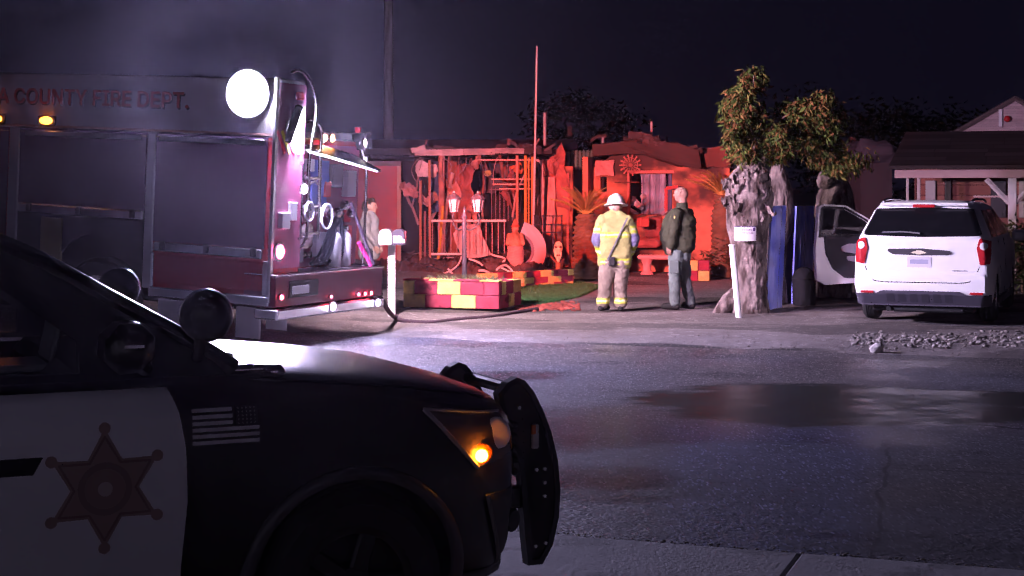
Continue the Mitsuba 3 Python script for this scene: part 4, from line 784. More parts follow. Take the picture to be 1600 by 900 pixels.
MH_ = MDp @ frame((.025, 0, 1.775), 6); hd_ = part(DP, 'head', cat(head_mesh(), mv(flesh([[(.02, 0, -.05, .062), (.03, 0, -.16, .066)]], .03, 3))), 'vc', True, M=MH_, col=(.31, .165, .13), label='bald head'); face(hd_, MH_)
part(DP, 'collar', mv(lathe([(.075, 0), (.095, .0), (.085, .07), (.072, .07), (.075, 0)], 20), .04, 0, 1.575), 'vc', M=MDp, col=(.035, .038, .024))
part(DP, 'hand', hand_mesh((-.205, .11, 1.39), (-.55, -.35, .75), (.3, -.6, .1), 1.05, .8), 'vc', True, M=MDp, col=(.31, .165, .13)); part(DP, 'hand', hand_mesh((-.035, -.262, .985), (-.25, .05, -.95), (.1, 1, 0), 1, .5), 'vc', True, M=MDp, col=(.31, .165, .13)); part(DP, 'cuff', mv(trimesh.creation.icosphere(subdivisions=2, radius=.055), -.195, .12, 1.38), 'vc', True, M=MDp, col=(.55, .55, .52))

# person in a grey coat behind the engine
p3 = at(577, 420, 26.0); MG = frame((p3[0], 26.0, float(zg(p3[0], 26.0))), 178)
GP_ = thing('person', 'dark haired person in a long pale grey coat beside the fire engine', 'person')
ct = flesh([[(.0, 0, .70, .125, .05), (0, 0, .95, .125, .045), (0, 0, 1.2, .125, .04), (.01, 0, 1.33, .09, .03), (.01, 0, 1.42, .055)], [(.02, -.17, 1.29, .07), (.03, .17, 1.29, .07)], [(.02, .18, 1.28, .07), (.0, .21, 1.05, .06), (-.13, .16, .86, .045)], [(.02, -.18, 1.28, .07), (.02, -.21, 1.04, .06), (-.11, -.17, .86, .045)]], .03, 8)
part(GP_, 'coat', cloth(ct, 4), 'vc', True, M=MG, label='long pale grey coat', col=(.22, .205, .20), var=.25)
lg = flesh([[(0, -.08, .74, .085), (0, -.09, .4, .07), (0, -.09, .1, .06)], [(0, .08, .74, .085), (.0, .09, .4, .07), (.03, .1, .1, .06)]], .03, 5); part(GP_, 'trousers', lg, 'vc', True, M=MG, col=(.03, .03, .035))
part(GP_, 'boot', boot(0, -.09, 0, .12), 'vc', True, M=MG, col=(.015, .015, .015)); part(GP_, 'boot', boot(.03, .1, 0, .12), 'vc', True, M=MG, col=(.015, .015, .015))
MG2 = MG @ frame((-.01, 0, 1.475), 0); h3 = part(GP_, 'head', cat(head_mesh(), flesh([[(.02, 0, -.06, .05), (.02, 0, -.13, .05)]], .03, 3)), 'vc', True, M=MG2, col=SKIN); face(h3, MG2)
part(GP_, 'hair', jitter(flesh([[(.025, 0, .03, .104)], [(.05, 0, -.02, .088)], [(-.03, 0, .07, .07)]], .02, 3), .02, 20), 'vc', True, M=MG2, col=(.025, .018, .016))
for s_ in (-1, 1): part(GP_, 'hand', hand_mesh((-.12, .165 * s_, .85), (-.4, 0, -.9), (0, -s_, 0), .95), 'vc', True, M=MG, col=SKIN)

# ---------------------------------------------------------------- trees
def leaf_cloud(clusters, n, seed, cols, L=(.09, .17), w=.016, droop=.75):
    """Slender hanging leaves scattered in clumps: clusters of (x, y, z, rx, ry, rz, weight)."""
    g = np.random.default_rng(seed); cl = np.array(clusters, float); k = g.choice(len(cl), n, p=cl[:, 6] / cl[:, 6].sum())
    d = g.normal(size=(n, 3)); d /= np.linalg.norm(d, axis=1, keepdims=True); r = g.random(n) ** .45
    tw = g.integers(0, 60, n); two = np.random.default_rng(seed + 1).normal(size=(len(cl), 60, 3)) * .55
    p = cl[k, :3] + cl[k, 3:6] * (d * r[:, None] * .55 + two[k, tw] * .75)
    a = g.uniform(0, 6.283, n); hor = np.stack([np.cos(a), np.sin(a), np.zeros(n)], 1); dirn = hor * (1 - droop) + np.array([0, 0, -1]) * droop + g.normal(size=(n, 3)) * .28; dirn /= np.linalg.norm(dirn, axis=1, keepdims=True)
    side_ = np.cross(dirn, g.normal(size=(n, 3))); side_ /= np.linalg.norm(side_, axis=1, keepdims=True) + 1e-9
    ln = g.uniform(*L, n)[:, None]; ww = w * g.uniform(.6, 1.3, n)[:, None]
    v = np.stack([p, p + dirn * ln * .45 + side_ * ww, p + dirn * ln, p + dirn * ln * .45 - side_ * ww], 1).reshape(-1, 3)
    i = np.arange(n)[:, None] * 4; f = np.vstack([i + [0, 1, 2], i + [0, 2, 3]])
    c = np.array(cols)[g.integers(0, len(cols), n)] * g.uniform(.6, 1.35, (n, 1)) * (.75 + .5 * meshkit.noise(p * 3.0, 2)[:, None]); return trimesh.Trimesh(v, f, process=False), np.repeat(c, 4, 0)
def trunk_mesh(path, rad, amp=.09, freq=2.6, n=36, k=60, seed=0, flute=0.0):
    P_ = smoothpath(path, k); s_ = np.linspace(0, 1, len(rad)); R_ = np.interp(np.linspace(0, 1, k), s_, rad); m = tube(P_, R_, n); v = np.array(m.vertices)
    c = np.vstack([np.repeat(P_, n, 0), P_[:1], P_[-1:]]); d = v - c; nz = meshkit.fbm(v * freq + seed, 4, seed) - .5; a = np.arctan2(d[:, 1], d[:, 0])
    d *= (1 + amp * 6 * nz + flute * np.sin(a * 7 + 2 * nz * 6))[:, None]; m.vertices = c + d; return m
GREEN = [(.045, .068, .016), (.06, .08, .02), (.085, .08, .022), (.11, .065, .022), (.03, .045, .013), (.12, .055, .022)]
t0 = gp(1170, 489, .03); Y0 = t0[1]
TR = thing('tree', 'thick pale gnarled trunk with a drooping leafy crown and a white sign on it', 'tree')
pth = [(t0[0] + .02, Y0, -.05), (t0[0] + .02, Y0, .5), (t0[0] + .0, Y0, 1.15), (t0[0] + .0, Y0, 1.7), (t0[0] + .03, Y0, 2.12), (t0[0] + .05, Y0, 2.30)]
tm = trunk_mesh(pth, [.31, .27, .245, .24, .25, .28, .32, .34, .35, .31, .14], .05, 5.5, 72, 150, 5, .018)
lobes = [(1150, 290, .15), (1160, 330, .13), (1192, 300, .14), (1196, 330, .10), (1150, 318, .14), (1185, 275, .16), (1180, 345, .12)]
lb = []
for px, py, r in lobes:
    q = at(px, py, Y0 - .17); m = jitter(trimesh.creation.icosphere(subdivisions=5, radius=r), .16, 9, int(px)); lb.append(mv(m, *q))
part(TR, 'trunk', cat(tm, lb), 'bark', True, label='pale gnarled trunk with knots and hollows')
q = at(1196, 277, Y0 - .32); part(TR, 'hollow_shade', mv(jitter(trimesh.creation.icosphere(subdivisions=3, radius=.085), .05, 8), *q), 'vc', True, col=(.012, .009, .008)); q = at(1172, 333, Y0 - .33)  # near-black ball: shade of a trunk hollow painted as its colour
rt = trunk_mesh([(t0[0] - .1, Y0 + .05, .30), (t0[0] - .28, Y0 + .02, .20), (t0[0] - .44, Y0, .05), (t0[0] - .56, Y0 + .05, -.05)], [.17, .14, .10, .04], .05, 4, 20, 24, 8); part(TR, 'root', rt, 'bark', True)
tips = [(1150, 150), (1178, 118), (1195, 160), (1165, 190), (1215, 200), (1245, 170), (1275, 150), (1300, 190), (1262, 215), (1290, 235), (1160, 215), (1190, 225), (1225, 230)]
brs = []
for i, (px, py) in enumerate(tips):
    g = np.random.default_rng(50 + i); b0 = at(1178 + g.uniform(-18, 18), 262, Y0 + g.uniform(-.2, .2)); b1 = at(px, py, Y0 + g.uniform(-.5, .5)); m_ = (b0 + b1) / 2 + [g.uniform(-.12, .12), g.uniform(-.2, .2), .18]; brs.append(tube(smoothpath([b0, m_, b1], 14), np.linspace(.035, .008, 14), 6))
for b in brs: part(TR, 'limb', b, 'vc', True, col=(.16, .12, .09), var=.3)
cl = []
for px, py, rx, rz, w in ((1150, 150, 20, 28, 1.2), (1177, 130, 17, 20, 1), (1165, 180, 30, 30, 1.6), (1150, 215, 16, 28, 1), (1180, 215, 26, 28, 1.5), (1160, 240, 16, 16, .5), (1215, 205, 20, 22, .8), (1245, 180, 26, 24, 1.3), (1278, 165, 22, 24, 1.1), (1300, 190, 18, 22, .9), (1262, 210, 30, 22, 1.3), (1290, 228, 24, 22, .8), (1300, 255, 20, 16, .35), (1225, 235, 22, 18, .5)):
    for _ in range(3):
        g = np.random.default_rng(int(px * 7 + py + _)); q = at(px + g.uniform(-.5, .5) * rx, py + g.uniform(-.5, .5) * rz, Y0 + g.uniform(-.75, .75)); s_ = Y0 / FOC; cl.append((*q, rx * s_ * .85, .34, rz * s_ * .85, w))
m, c = leaf_cloud(cl, 15000, 3, GREEN, (.08, .15), .021, .5); part(TR, 'crown', m, 'leaf', False, label='drooping green and rusty leaves', col=c)
# sign nailed to the trunk
q = at(1165, 364, Y0 - .40); a_ = np.linspace(-.55, .55, 12); sg = solo('sign', 'small white sign wrapped round the pale tree trunk', 'sign', grid(np.array([[(q[0] + .31 * math.sin(t), q[1] + .31 * (1 - math.cos(t)) - .02, q[2] + z) for t in a_] for z in (-.12, .10)]), (0, .006, 0)), 'vc', True, col=(.74, .73, .76))
def on_sign(t0_, t1_, z0, z1): return grid(np.array([[(q[0] + .312 * math.sin(t), q[1] + .312 * (1 - math.cos(t)) - .026, q[2] + z) for t in np.linspace(t0_, t1_, 4)] for z in (z0, z1)]), (0, .003, 0))
part(sg, 'border', on_sign(-.54, .54, .086, .099), 'vc', True, col=(.06, .05, .12)); part(sg, 'mark', on_sign(.36, .47, .03, .075), 'vc', True, col=(.10, .06, .20))
g = np.random.default_rng(4)
for z in (.035, -.01):
    t = -.45
    while t < .30: w_ = g.uniform(.03, .08); part(sg, 'smudge', on_sign(t, t + w_, z, z + g.uniform(.012, .026)), 'vc', True, col=np.array((.42, .41, .46)) * g.uniform(.7, 1.2)); t += w_ + .03
# the other two trunks
q = gp(1228, 482, .03); t1 = thing('tree', 'dark bare trunk standing between the pale trunk and the blue panels', 'tree'); part(t1, 'trunk', trunk_mesh([(q[0], q[1] + 1.0, 0), (q[0], q[1] + 1, 1.2), (q[0] + .05, q[1] + 1, 1.9), (q[0] + .03, q[1] + 1, 2.3)], [.22, .2, .22, .27, .24, .1], .06, 3, 36, 50, 4), 'bark', True)
q = at(1305, 300, 27.5); t2 = thing('tree', 'short pale lopped trunk rising behind the open car door', 'tree'); part(t2, 'trunk', cat(trunk_mesh([(q[0], q[1], 0), (q[0], q[1], 1.0), (q[0], q[1], 1.8), (q[0] - .02, q[1], 2.18)], [.30, .3, .3, .33, .36, .3, .16], .06, 3, 36, 50, 9), mv(jitter(trimesh.creation.icosphere(subdivisions=3, radius=.16), .09, 5, 2), q[0] - .2, q[1] - .2, 2.05)), 'bark', True); part(t2, 'hollow_shade', mv(jitter(trimesh.creation.icosphere(subdivisions=3, radius=.07), .04, 8), q[0] - .13, q[1] - .36, 2.02), 'vc', True, col=(.012, .009, .008))  # the small dark ball again paints the shade of a hollow
m, c = leaf_cloud([(q[0] - .1, q[1], 2.5, .45, .4, .2, 1), (q[0] + .3, q[1], 2.35, .35, .4, .2, .6)], 900, 31, GREEN); part(t2, 'crown', m, 'leaf', False, col=c)

# dark trees against the sky
def far_tree(px, py_top, Y, w, label, seed, n=2600):
    g = np.random.default_rng(seed); b = at(px, 400, Y); top = CAM_H + (HOR - py_top) / FOC * Y; k = thing('tree', label, 'tree'); x = b[0]
    part(k, 'trunk', trunk_mesh([(x, Y, 0), (x + .1, Y, top * .4), (x, Y, top * .8)], [.2, .16, .08], .04, 3, 10, 16, seed), 'bark', True)
    cl = [(x + g.normal() * w * .45, Y + g.normal() * .7, top - abs(g.normal()) * top * .22 - .25, w * .3, w * .3, w * .22, 1) for _ in range(16)]
    m, c = leaf_cloud(cl, n, seed, [(.003, .0045, .002), (.004, .006, .003), (.0025, .004, .002)], (.15, .3), .045, .3); part(k, 'crown', m, 'leaf', False, col=c)
far_tree(890, 150, 52, 2.2, 'dim dark tree behind the burnt house, left of the pipes', 21); far_tree(1330, 150, 44, 2.6, 'dim dark tree between the leafy trunk and the porch house', 22); far_tree(1440, 170, 50, 2.8, 'dim dark tree beside the gable of the porch house', 23)

# ---------------------------------------------------------------- blue panels, white post, black drum placed for a shadow
def panel(name, label, px_b0, px_b1, py_b, px_t0, px_t1, py_t, Y, turn, nb):
    b0, b1, u0, u1 = at(px_b0, py_b, Y), at(px_b1, py_b - 6, Y + turn), at(px_t0, py_t, Y), at(px_t1, py_t, Y + turn); b1[2] = b0[2]; u1[2] = u0[2]; k = thing('hoarding', label, 'fence', 'blue boarded fence panels')
    off = lambda s_: np.zeros(3)
    for i in range(nb):
        s0, s1 = (i + .03) / nb, (i + .97) / nb; P_ = np.array([[b0 + (b1 - b0) * s_ + off(s_) + (0, .012 * (i % 2), 0), u0 + (u1 - u0) * s_ + off(s_) + (0, .012 * (i % 2), 0)] for s_ in (s0, s1)])
        part(k, 'board', grid(P_, (0, .022, 0)), 'blue_wood', False)
    for t in (.12, .88):
        P_ = np.array([[b0 + (u0 - b0) * (t + d) + (0, .035, 0), b1 + (u1 - b1) * (t + d) + off(1) + (0, .035, 0)] for d in (-.025, .025)]); part(k, 'rail', grid(P_, (0, .04, 0)), 'blue_wood', False)
    e0, e1 = b0 + (-.02, -.01, 0), u0 + (-.02, -.01, 0); part(k, 'stile', tube([e0, e1], .022, 4), 'blue_wood', False)
panel('fence_panel', 'blue boarded hoarding nearest the pale trunk, leaning a little', 1199, 1222, 488, 1208, 1229, 322, 24.4, .8, 3)
panel('fence_panel', 'blue boarded hoarding beside the open car door', 1240, 1270, 474, 1246, 1272, 322, 25.9, .6, 4)
q0 = at(1222, 322, 26.2); pn = solo('fence_post', 'dark post in the gap between the two blue panels', 'post', bx(q0[0] - .0, q0[0] + .22, 26.15, 26.25, 0, 1.6, .01), 'vc', col=(.02, .02, .035))
q = gp(1153, 496, .03); solo('marker_post', 'leaning white marker post in front of the pale trunk', 'post', tube([(q[0] + .02, q[1], -.05), (q[0] - .085, q[1] + .02, 1.09)], [.046, .046], 12), 'vc', 30, col=(.80, .80, .80))
bn = gp(1258, 477, .03); k = thing('bin', 'low black drum standing for a dark shadow on the blue panel', 'bin'); part(k, 'drum', mv(lathe([(0, 0), (.17, 0), (.185, .05), (.19, .40), (.19, .44), (0, .44)], 28), bn[0], bn[1] + .1, .03), 'vc', col=(.006, .006, .009)); part(k, 'lid', mv(lathe([(0, .17), (.08, .155), (.15, .10), (.195, 0), (.2, -.02), (0, -.02)], 28), bn[0], bn[1] + .1, .47), 'vc', col=(.006, .006, .009))  # near-black drum added where a shadow lies on the panel

# ---------------------------------------------------------------- block planters
def blocks(parent, M, W, D, rows, h, seq, faces='fr', inset_=.0):
    """Courses of painted blocks: seq[row] gives (length fraction, colour) along the front; the return side follows."""
    for r, row in enumerate(seq):
        x = 0.0
        for L, cc in row:
            part(parent, 'block', B(x + L / 2, .075, h * (r + .5), L - .006, .15, h - .006, .008), 'block_yellow' if cc == 'y' else 'block_red', 20, M=M); x += L
p0 = gp(630, 487.5); PLT = thing('planter', 'square planter of red and yellow painted blocks with the lamp post in it', 'planter'); MPl = frame((p0[0], p0[1], float(zg(p0[0], p0[1])) - .01), -18)
W_, H_ = 1.56, .205
blocks(PLT, MPl, W_, .8, 2, H_, [[(.355, 'y'), (.43, 'r'), (.395, 'y'), (.38, 'r')], [(.18, 'y'), (.38, 'r'), (.375, 'y'), (.38, 'r'), (.245, 'r')]])
for r, row in enumerate(([(.33, 'r'), (.28, 'y'), (.34, 'r')], [(.2, 'y'), (.36, 'r'), (.39, 'y')])):
    y = .152
    for L, cc in row: part(PLT, 'block', B(W_ - .075, y + L / 2, H_ * (r + .5), .15, L - .006, H_ - .006, .008), 'block_yellow' if cc == 'y' else 'block_red', 20, M=MPl); y += L
for r in range(2):
    y = .152
    for L, cc in ([(.4, 'y'), (.55, 'r')], [(.55, 'r'), (.4, 'y')])[r]: part(PLT, 'block', B(.075, y + L / 2, H_ * (r + .5), .15, L - .006, H_ - .006, .008), 'block_yellow' if cc == 'y' else 'block_red', 20, M=MPl); y += L
x = .0
for L, cc in ((.42, 'r'), (.40, 'y'), (.42, 'r'), (.32, 'y')): part(PLT, 'cap', B(x + L / 2 , .08, .4125 + .014, L - .006, .175, .026, .006), 'block_yellow' if cc == 'y' else 'block_red', 20, M=MPl); x += L
for r in range(2): part(PLT, 'block', B(W_ / 2, 1.03, H_ * (r + .5), W_ - .01, .15, H_ - .006, .008), 'block_red', 20, M=MPl)
part(PLT, 'soil', jitter(sub(B(W_ / 2, .55, .33, W_ - .3, .82, .12), .08), .03, 9), 'dirt', True, M=MPl)
g = np.random.default_rng(12); wd = thing('weeds', 'low ragged grey green weeds growing in the square planter', 'plant'); V_, F_, C_ = [], [], []
for _ in range(240):
    b = np.array([g.uniform(.2, W_ - .2), g.uniform(.2, .9), .38]); d = np.array([g.normal() * .08, g.normal() * .08, g.uniform(.04, .14)]); s_ = np.array([.008, .004, 0]); n0 = len(V_); V_ += [b - s_, b + s_, b + d]; F_.append([n0, n0 + 1, n0 + 2]); C_ += [np.array((.16, .17, .09)) * g.uniform(.5, 1.3)] * 3
m = trimesh.Trimesh(V_, F_, process=False); part(wd, 'stem', m, 'leaf', False, M=MPl, col=np.array(C_), kind='stuff')
# lamp post with two lanterns
lp = gp(724, 485); LX, LY = lp[0], lp[1] + .5; LPT = thing('lamp_post', 'dark lamp post with two white glass lanterns', 'lamp post'); zb = .36
part(LPT, 'post', cat(mv(lathe([(0, 0), (.07, 0), (.07, .04), (.05, .08), (.04, .12), (.036, 1.06), (.05, 1.09), (.03, 1.13), (.02, 1.2), (.028, 1.23), (0, 1.27)], 18), LX, LY, zb)), 'vcg', col=(.05, .05, .07))
for s_ in (-1, 1):
    zc = 1.9 - (345 - 295) / FOC * LY; x = LX + s_ * (.165 if s_ < 0 else .215); k = part(LPT, 'arm', tube(smoothpath([(LX, LY, zc - .10), (LX + s_ * .10, LY, zc - .14), (x, LY, zc - .06), (x, LY, zc + .12)], 16), .014, 8), 'vcg', 30, col=(.04, .04, .05))
    zl = zc + .14; part(k, 'glass', mv(lathe([(.0, 0), (.055, 0), (.092, .2), (0, .2)], 6), x, LY, zl), 'vcg', False, label='white lantern glass', col=(.40, .38, .40)); part(k, 'lantern_roof', mv(lathe([(.115, .2), (.12, .215), (.06, .275), (.02, .30), (.016, .33), (0, .34)], 6), x, LY, zl), 'vcg', False, col=(.04, .04, .05))
    for j in range(6): a = j * math.pi / 3; part(k, 'bar', tube([(x + .058 * math.cos(a), LY + .058 * math.sin(a), zl - .01), (x + .097 * math.cos(a), LY + .097 * math.sin(a), zl + .2)], .007, 4), 'vcg', False, col=(.04, .04, .05))
# low block wall further back
wa, wb = gp(757, 457, .04)[:2], gp(897, 448, .04)[:2]; L_ = float(np.hypot(*(wb - wa))); MW = frame((wa[0], wa[1], .03), math.degrees(math.atan2(wb[1] - wa[1], wb[0] - wa[0])))
LW = thing('block_wall', 'low wall of red and yellow blocks beside the grass patch', 'wall'); g = np.random.default_rng(3)
for r in range(3):
    x = 0.0; k = r
    while x < L_ - .1:
        L = min(.38 if k % 2 else .36, L_ - x); L = L if (x or r != 1) else .2; cc = ('y' if (k % 2 == 0) else 'r'); part(LW, 'block', B(x + L / 2, .1 + .02 * g.random(), .115 * (r + .5), L - .006, .2, .112, .008), 'block_yellow' if cc == 'y' else 'block_red', 20, M=MW); x += L; k += 1
q = gp(1091, 438, .04); BP = thing('block_pier', 'small checkered pier of red and yellow blocks beside the bench', 'pier')
for r in range(2):
    for c_ in range(2): part(BP, 'block', B(q[0] - .12 + .235 * c_, q[1], .03 + .21 * (r + .5), .23, .22, .206, .008, yaw=-10), 'block_yellow' if (r + c_) % 2 else 'block_red', 20)
g = np.random.default_rng(77)
LBW = ['leftmost of all', 'second from the left', 'at the foot of the leaning yellow pole', 'left of the yellow pole foot', 'just in front of the yellow pole foot', 'just right of the lamp post', 'at the left end of the block wall', 'behind the left wall end', 'behind the right side of the lamp post', 'between the yellow pole and the lamp post', 'rightmost, beside the pinkish stump']
for i, (px, py, cc) in enumerate(((650, 425, 'y'), (665, 419, 'y'), (690, 421, 'y'), (672, 428, 'r'), (681, 431, 'y'), (735, 433, 'y'), (748, 436, 'r'), (758, 424, 'y'), (742, 425, 'r'), (704, 426, 'r'), (776, 428, 'y'))):
    q = gp(px, py + 9, .04); solo('loose_block', ('yellow' if cc == 'y' else 'red') + ' painted block lying loose in the rubble, ' + LBW[i], 'block', B(q[0], q[1], .10, g.uniform(.2, .38), .16, .13, .01, yaw=g.uniform(-40, 40), roll=g.uniform(-12, 12)), 'block_yellow' if cc == 'y' else 'block_red', 20, group='painted blocks lying loose in the rubble')

# mailboxes on a post, hose
q = gp(612, 499); MBX, MBY = q[0], q[1]; solo('mailbox_post', 'white wooden post under the two mailboxes', 'post', B(MBX, MBY, .53, .105, .105, 1.12, .008), 'vc', col=(.80, .79, .82))
def mailbox(px, col, lab, parts):
    x = at(px, 363, MBY)[0]; k = thing('mailbox', lab, 'mailbox'); pol = Polygon([(-.085, 0), (.085, 0), (.085, .13)] + [(.085 * math.cos(a), .13 + .085 * math.sin(a)) for a in np.linspace(0, math.pi, 16)] + [(-.085, .13)])
    part(k, 'shell', mv(prism_xz(pol, -.25, .25), x, MBY, 1.10), 'vcg', 25, col=col)
    d = part(k, 'door', mv(prism_xz(pol.buffer(.006), -.268, -.25), x, MBY, 1.10), 'vcg', 25, col=parts[0]); part(d, 'plate', B(x + parts[2], MBY - .272, 1.10 + parts[3], parts[4], .008, parts[5], .003), 'vc', col=parts[1]); return k, x
k, x = mailbox(604, (.10, .10, .12), 'white fronted mailbox with a round emblem, left of the pair', ((.70, .69, .72), (.62, .58, .64), 0, .035, .13, .05)); part(k, 'emblem', mv(along(lathe([(0, 0), (.045, 0), (.04, .006), (.02, .008), (0, .006)], 20), (0, -1, 0)), x, MBY - .268, 1.24), 'vc', col=(.46, .47, .53))
k, x = mailbox(624, (.04, .035, .06), 'dark mailbox with white labels, right of the pair', ((.035, .03, .05), (.72, .71, .76), -.01, .095, .12, .055)); part(k, 'label', B(x + .015, MBY - .274, 1.145, .16, .006, .05, .002), 'vc', col=(.70, .69, .75)); part(k, 'flag', B(x + .10, MBY - .1, 1.22, .012, .03, .14, .003), 'vc', col=(.5, .04, .05))
hp_ = [at(598, 470, 21.3), at(606, 484, 21.6), gp(618, 494, .04), gp(635, 502, .04), gp(665, 504, .04), gp(710, 500, .04), gp(760, 496, .04), gp(800, 490, .04), gp(840, 483, .06)]
solo('fire_hose', 'dark fire hose running from the engine along the ground past the planter', 'hose', tube(smoothpath(hp_, 70), .033, 10), 'vc', True, col=(.05, .03, .04))

# ---------------------------------------------------------------- palms
def frond(L, rise, seed):
    g = np.random.default_rng(seed); P_ = np.array([(L * t * math.cos(rise * (1 - .35 * t)), 0, L * t * math.sin(rise * (1 - .35 * t)) - .05 * L * t * t) for t in np.linspace(0, 1, 16)]); V_, F_ = [], []
    for i in range(46):
        t = .16 + .82 * i / 45; p = np.array([np.interp(t, np.linspace(0, 1, 16), P_[:, k]) for k in range(3)]); l = .20 * L * (1.15 - abs(t - .45)) * g.uniform(.8, 1.1)
        for s_ in (-1, 1):
            tip = p + np.array([l * .85, s_ * l * .40, l * .22 + g.normal() * .012]); w_ = np.array([.022, 0, .004]); n0 = len(V_); V_ += [p - w_, p + w_, tip]; F_.append([n0, n0 + 1, n0 + 2])
    return cat(tube(P_, np.linspace(.014, .004, 16), 5), trimesh.Trimesh(np.array(V_), np.array(F_), process=False))
FRM = [frond(.72, r, i) for i, r in enumerate((1.42, 1.2, .98, .75))]; FRD = [shape(m, 'leaf', False, col=(.52, .37, .12), var=.25) for m in FRM]
def palm(px, py_b, py_t, Y, r, label, n, sc=1.0, lo=0):
    b, t = at(px, py_b, Y), at(px, py_t, Y); k = thing('sago_palm', label, 'palm'); z0 = float(zg(b[0], Y)); m = trunk_mesh([(b[0], Y, z0), (b[0], Y, (z0 + t[2]) / 2), (t[0], Y, t[2])], [r * 1.05, r, r, r * .95, r * .6], .05, 5, 26, 60, 6)
    v = np.array(m.vertices); v[:, 0] += .025 * np.sin(v[:, 2] * 60); m.vertices = v; part(k, 'trunk', m, 'vc', True, col=(.15, .085, .05), var=.5); g = np.random.default_rng(int(px))
    for i in range(n):
        key = fresh('frond', k); j = (i * 7) % 4 if i % 3 else lo; scene[key] = {**FRD[j], 'to_world': T().translate([float(t[0]), Y, float(t[2]) - .04]).rotate([0, 0, 1], float(i * 137.5 + g.uniform(-12, 12))).scale(float(sc * g.uniform(.85, 1.1)))}
palm(915, 432, 334, 32.0, .26, 'squat sago palm with spiky fronds left of the person in the helmet', 34, 1.0); palm(1128, 428, 305, 33.5, .22, 'sago palm half hidden behind the pale trunk', 26, 1.1, 1)

# ---------------------------------------------------------------- the burnt house (local x along its front, y away)
MHH = frame((0, 35.2, 0.05), -10); IHH = np.linalg.inv(MHH)
def hp2(px, py, y=0.0):
    """Point of the house plane y seen at a place of the photograph: (x, z)."""
    e = (IHH @ np.array([0, 0, CAM_H, 1]))[:3]; d = IHH[:3, :3] @ np.array([(px - 800) / FOC, 1, -(py - HOR) / FOC]); t = (y - e[1]) / d[1]; q = e + t * d; return q[0], q[2]
BH = thing('burnt_house', 'low fire damaged house with a collapsed porch, lit red', 'house')
def bh(name, mesh, mat, smooth=30, parent=None, **k): return part(parent or BH, name, mesh, mat, smooth, M=MHH, **k)
def poly_h(pts, y0, y1): return prism_xz([hp2(*p, y0) for p in pts], y0, y1)
x_l, x_r = hp2(552, 300)[0], hp2(1136, 300)[0]
bh('wall', bx(x_l - 3.2, hp2(622, 300)[0], 0, .18, 0, 2.45), 'vc', False, label='smooth reddish front wall at the left', col=(.50, .13, .15), var=.15)
bh('trim', bx(hp2(621, 300)[0], hp2(627, 300)[0], -.04, .0, 0, 2.45, .01), 'vc', col=(.55, .36, .30)); bh('trim', bx(x_l, hp2(627, 300)[0], -.05, -.0, 2.36, 2.47, .01), 'vc', col=(.22, .16, .16))
bh('rear_wall', bx(x_l - 3, x_r, 3.2, 3.4, 0, 2.6), 'vc', False, label='charred wall at the back of the porch', col=(.035, .026, .026)); bh('side_wall', bx(hp2(888, 300)[0] + .3, hp2(888, 300)[0] + .42, .1, 3.2, 0, 2.55), 'stucco', False); bh('floor', bx(x_l, x_r, -.4, 3.2, -.05, .03), 'vc', False, col=(.05, .045, .04))
xa, xb = x_l - 3.4, hp2(868, 240)[0]
rf = bh('roof', loft([[(xa, y, 2.62 + .05 * math.sin(y)), (xb, y, 2.60), (xb, y, 2.72 + .09 * max(0, y)), (xa, y, 2.76 + .09 * max(0, y))] for y in (-.55, 1.2, 3.6)]), 'vc', False, label='dark charred porch roof', col=(.028, .02, .02))
g = np.random.default_rng(21)
x0 = hp2(648, 240, -.6)[0]; x1 = hp2(819, 240, -.6)[0]; x = x0
while x < x1 - .05:
    w_ = min(g.uniform(.3, .7), x1 - x); z = 2.64 + .05 * (x - x0) / (x1 - x0) + g.uniform(-.015, .015); bh('fascia', jitter(sub(B(x + w_ / 2, -.60, z, w_, .02, g.uniform(.10, .14), yaw=g.uniform(-3, 3), roll=g.uniform(-15, 15)), .08), .018, 6, int(x * 9)), 'vc', True, rf, col=np.array((.44, .38, .40)) * g.uniform(.6, 1.2), var=.6); x += w_
for k in range(9):
    xx = xa + (xb - xa) * (k + .5) / 9; bh('rafter', B(xx, 1.5, 2.57, .06, 4.2, .10, .006, roll=g.uniform(-1.5, 2.5)), 'vc', 30, rf, col=(.03, .022, .02))
bh('fascia', mv(jitter(sub(B(0, 0, 0, .34, .02, .1), .06), .05, 7), hp2(655, 238, -.7)[0], -.7, 2.72, roll=0, pitch=-12), 'vc', True, rf, col=(.62, .5, .48))
for k in range(26):
    px = g.uniform(600, 862) if k < 14 else g.uniform(930, 1095); py = 236 if k < 14 else float(np.interp(px, [930, 1005, 1060, 1095], [222, 219, 223, 240])); x, z = hp2(px, py, -.5 if k < 14 else -.2)
    bh('charred_scrap', mv(jitter(sub(B(0, 0, 0, g.uniform(.12, .5), .06, g.uniform(.04, .16)), .06), .08, 6, k + 70), x, -.5 if k < 14 else -.2, z + g.uniform(-.02, .10), pitch=g.normal() * 18), 'vc', True, rf, col=np.array((.03, .02, .02)) * g.uniform(.6, 2.6), var=.7)
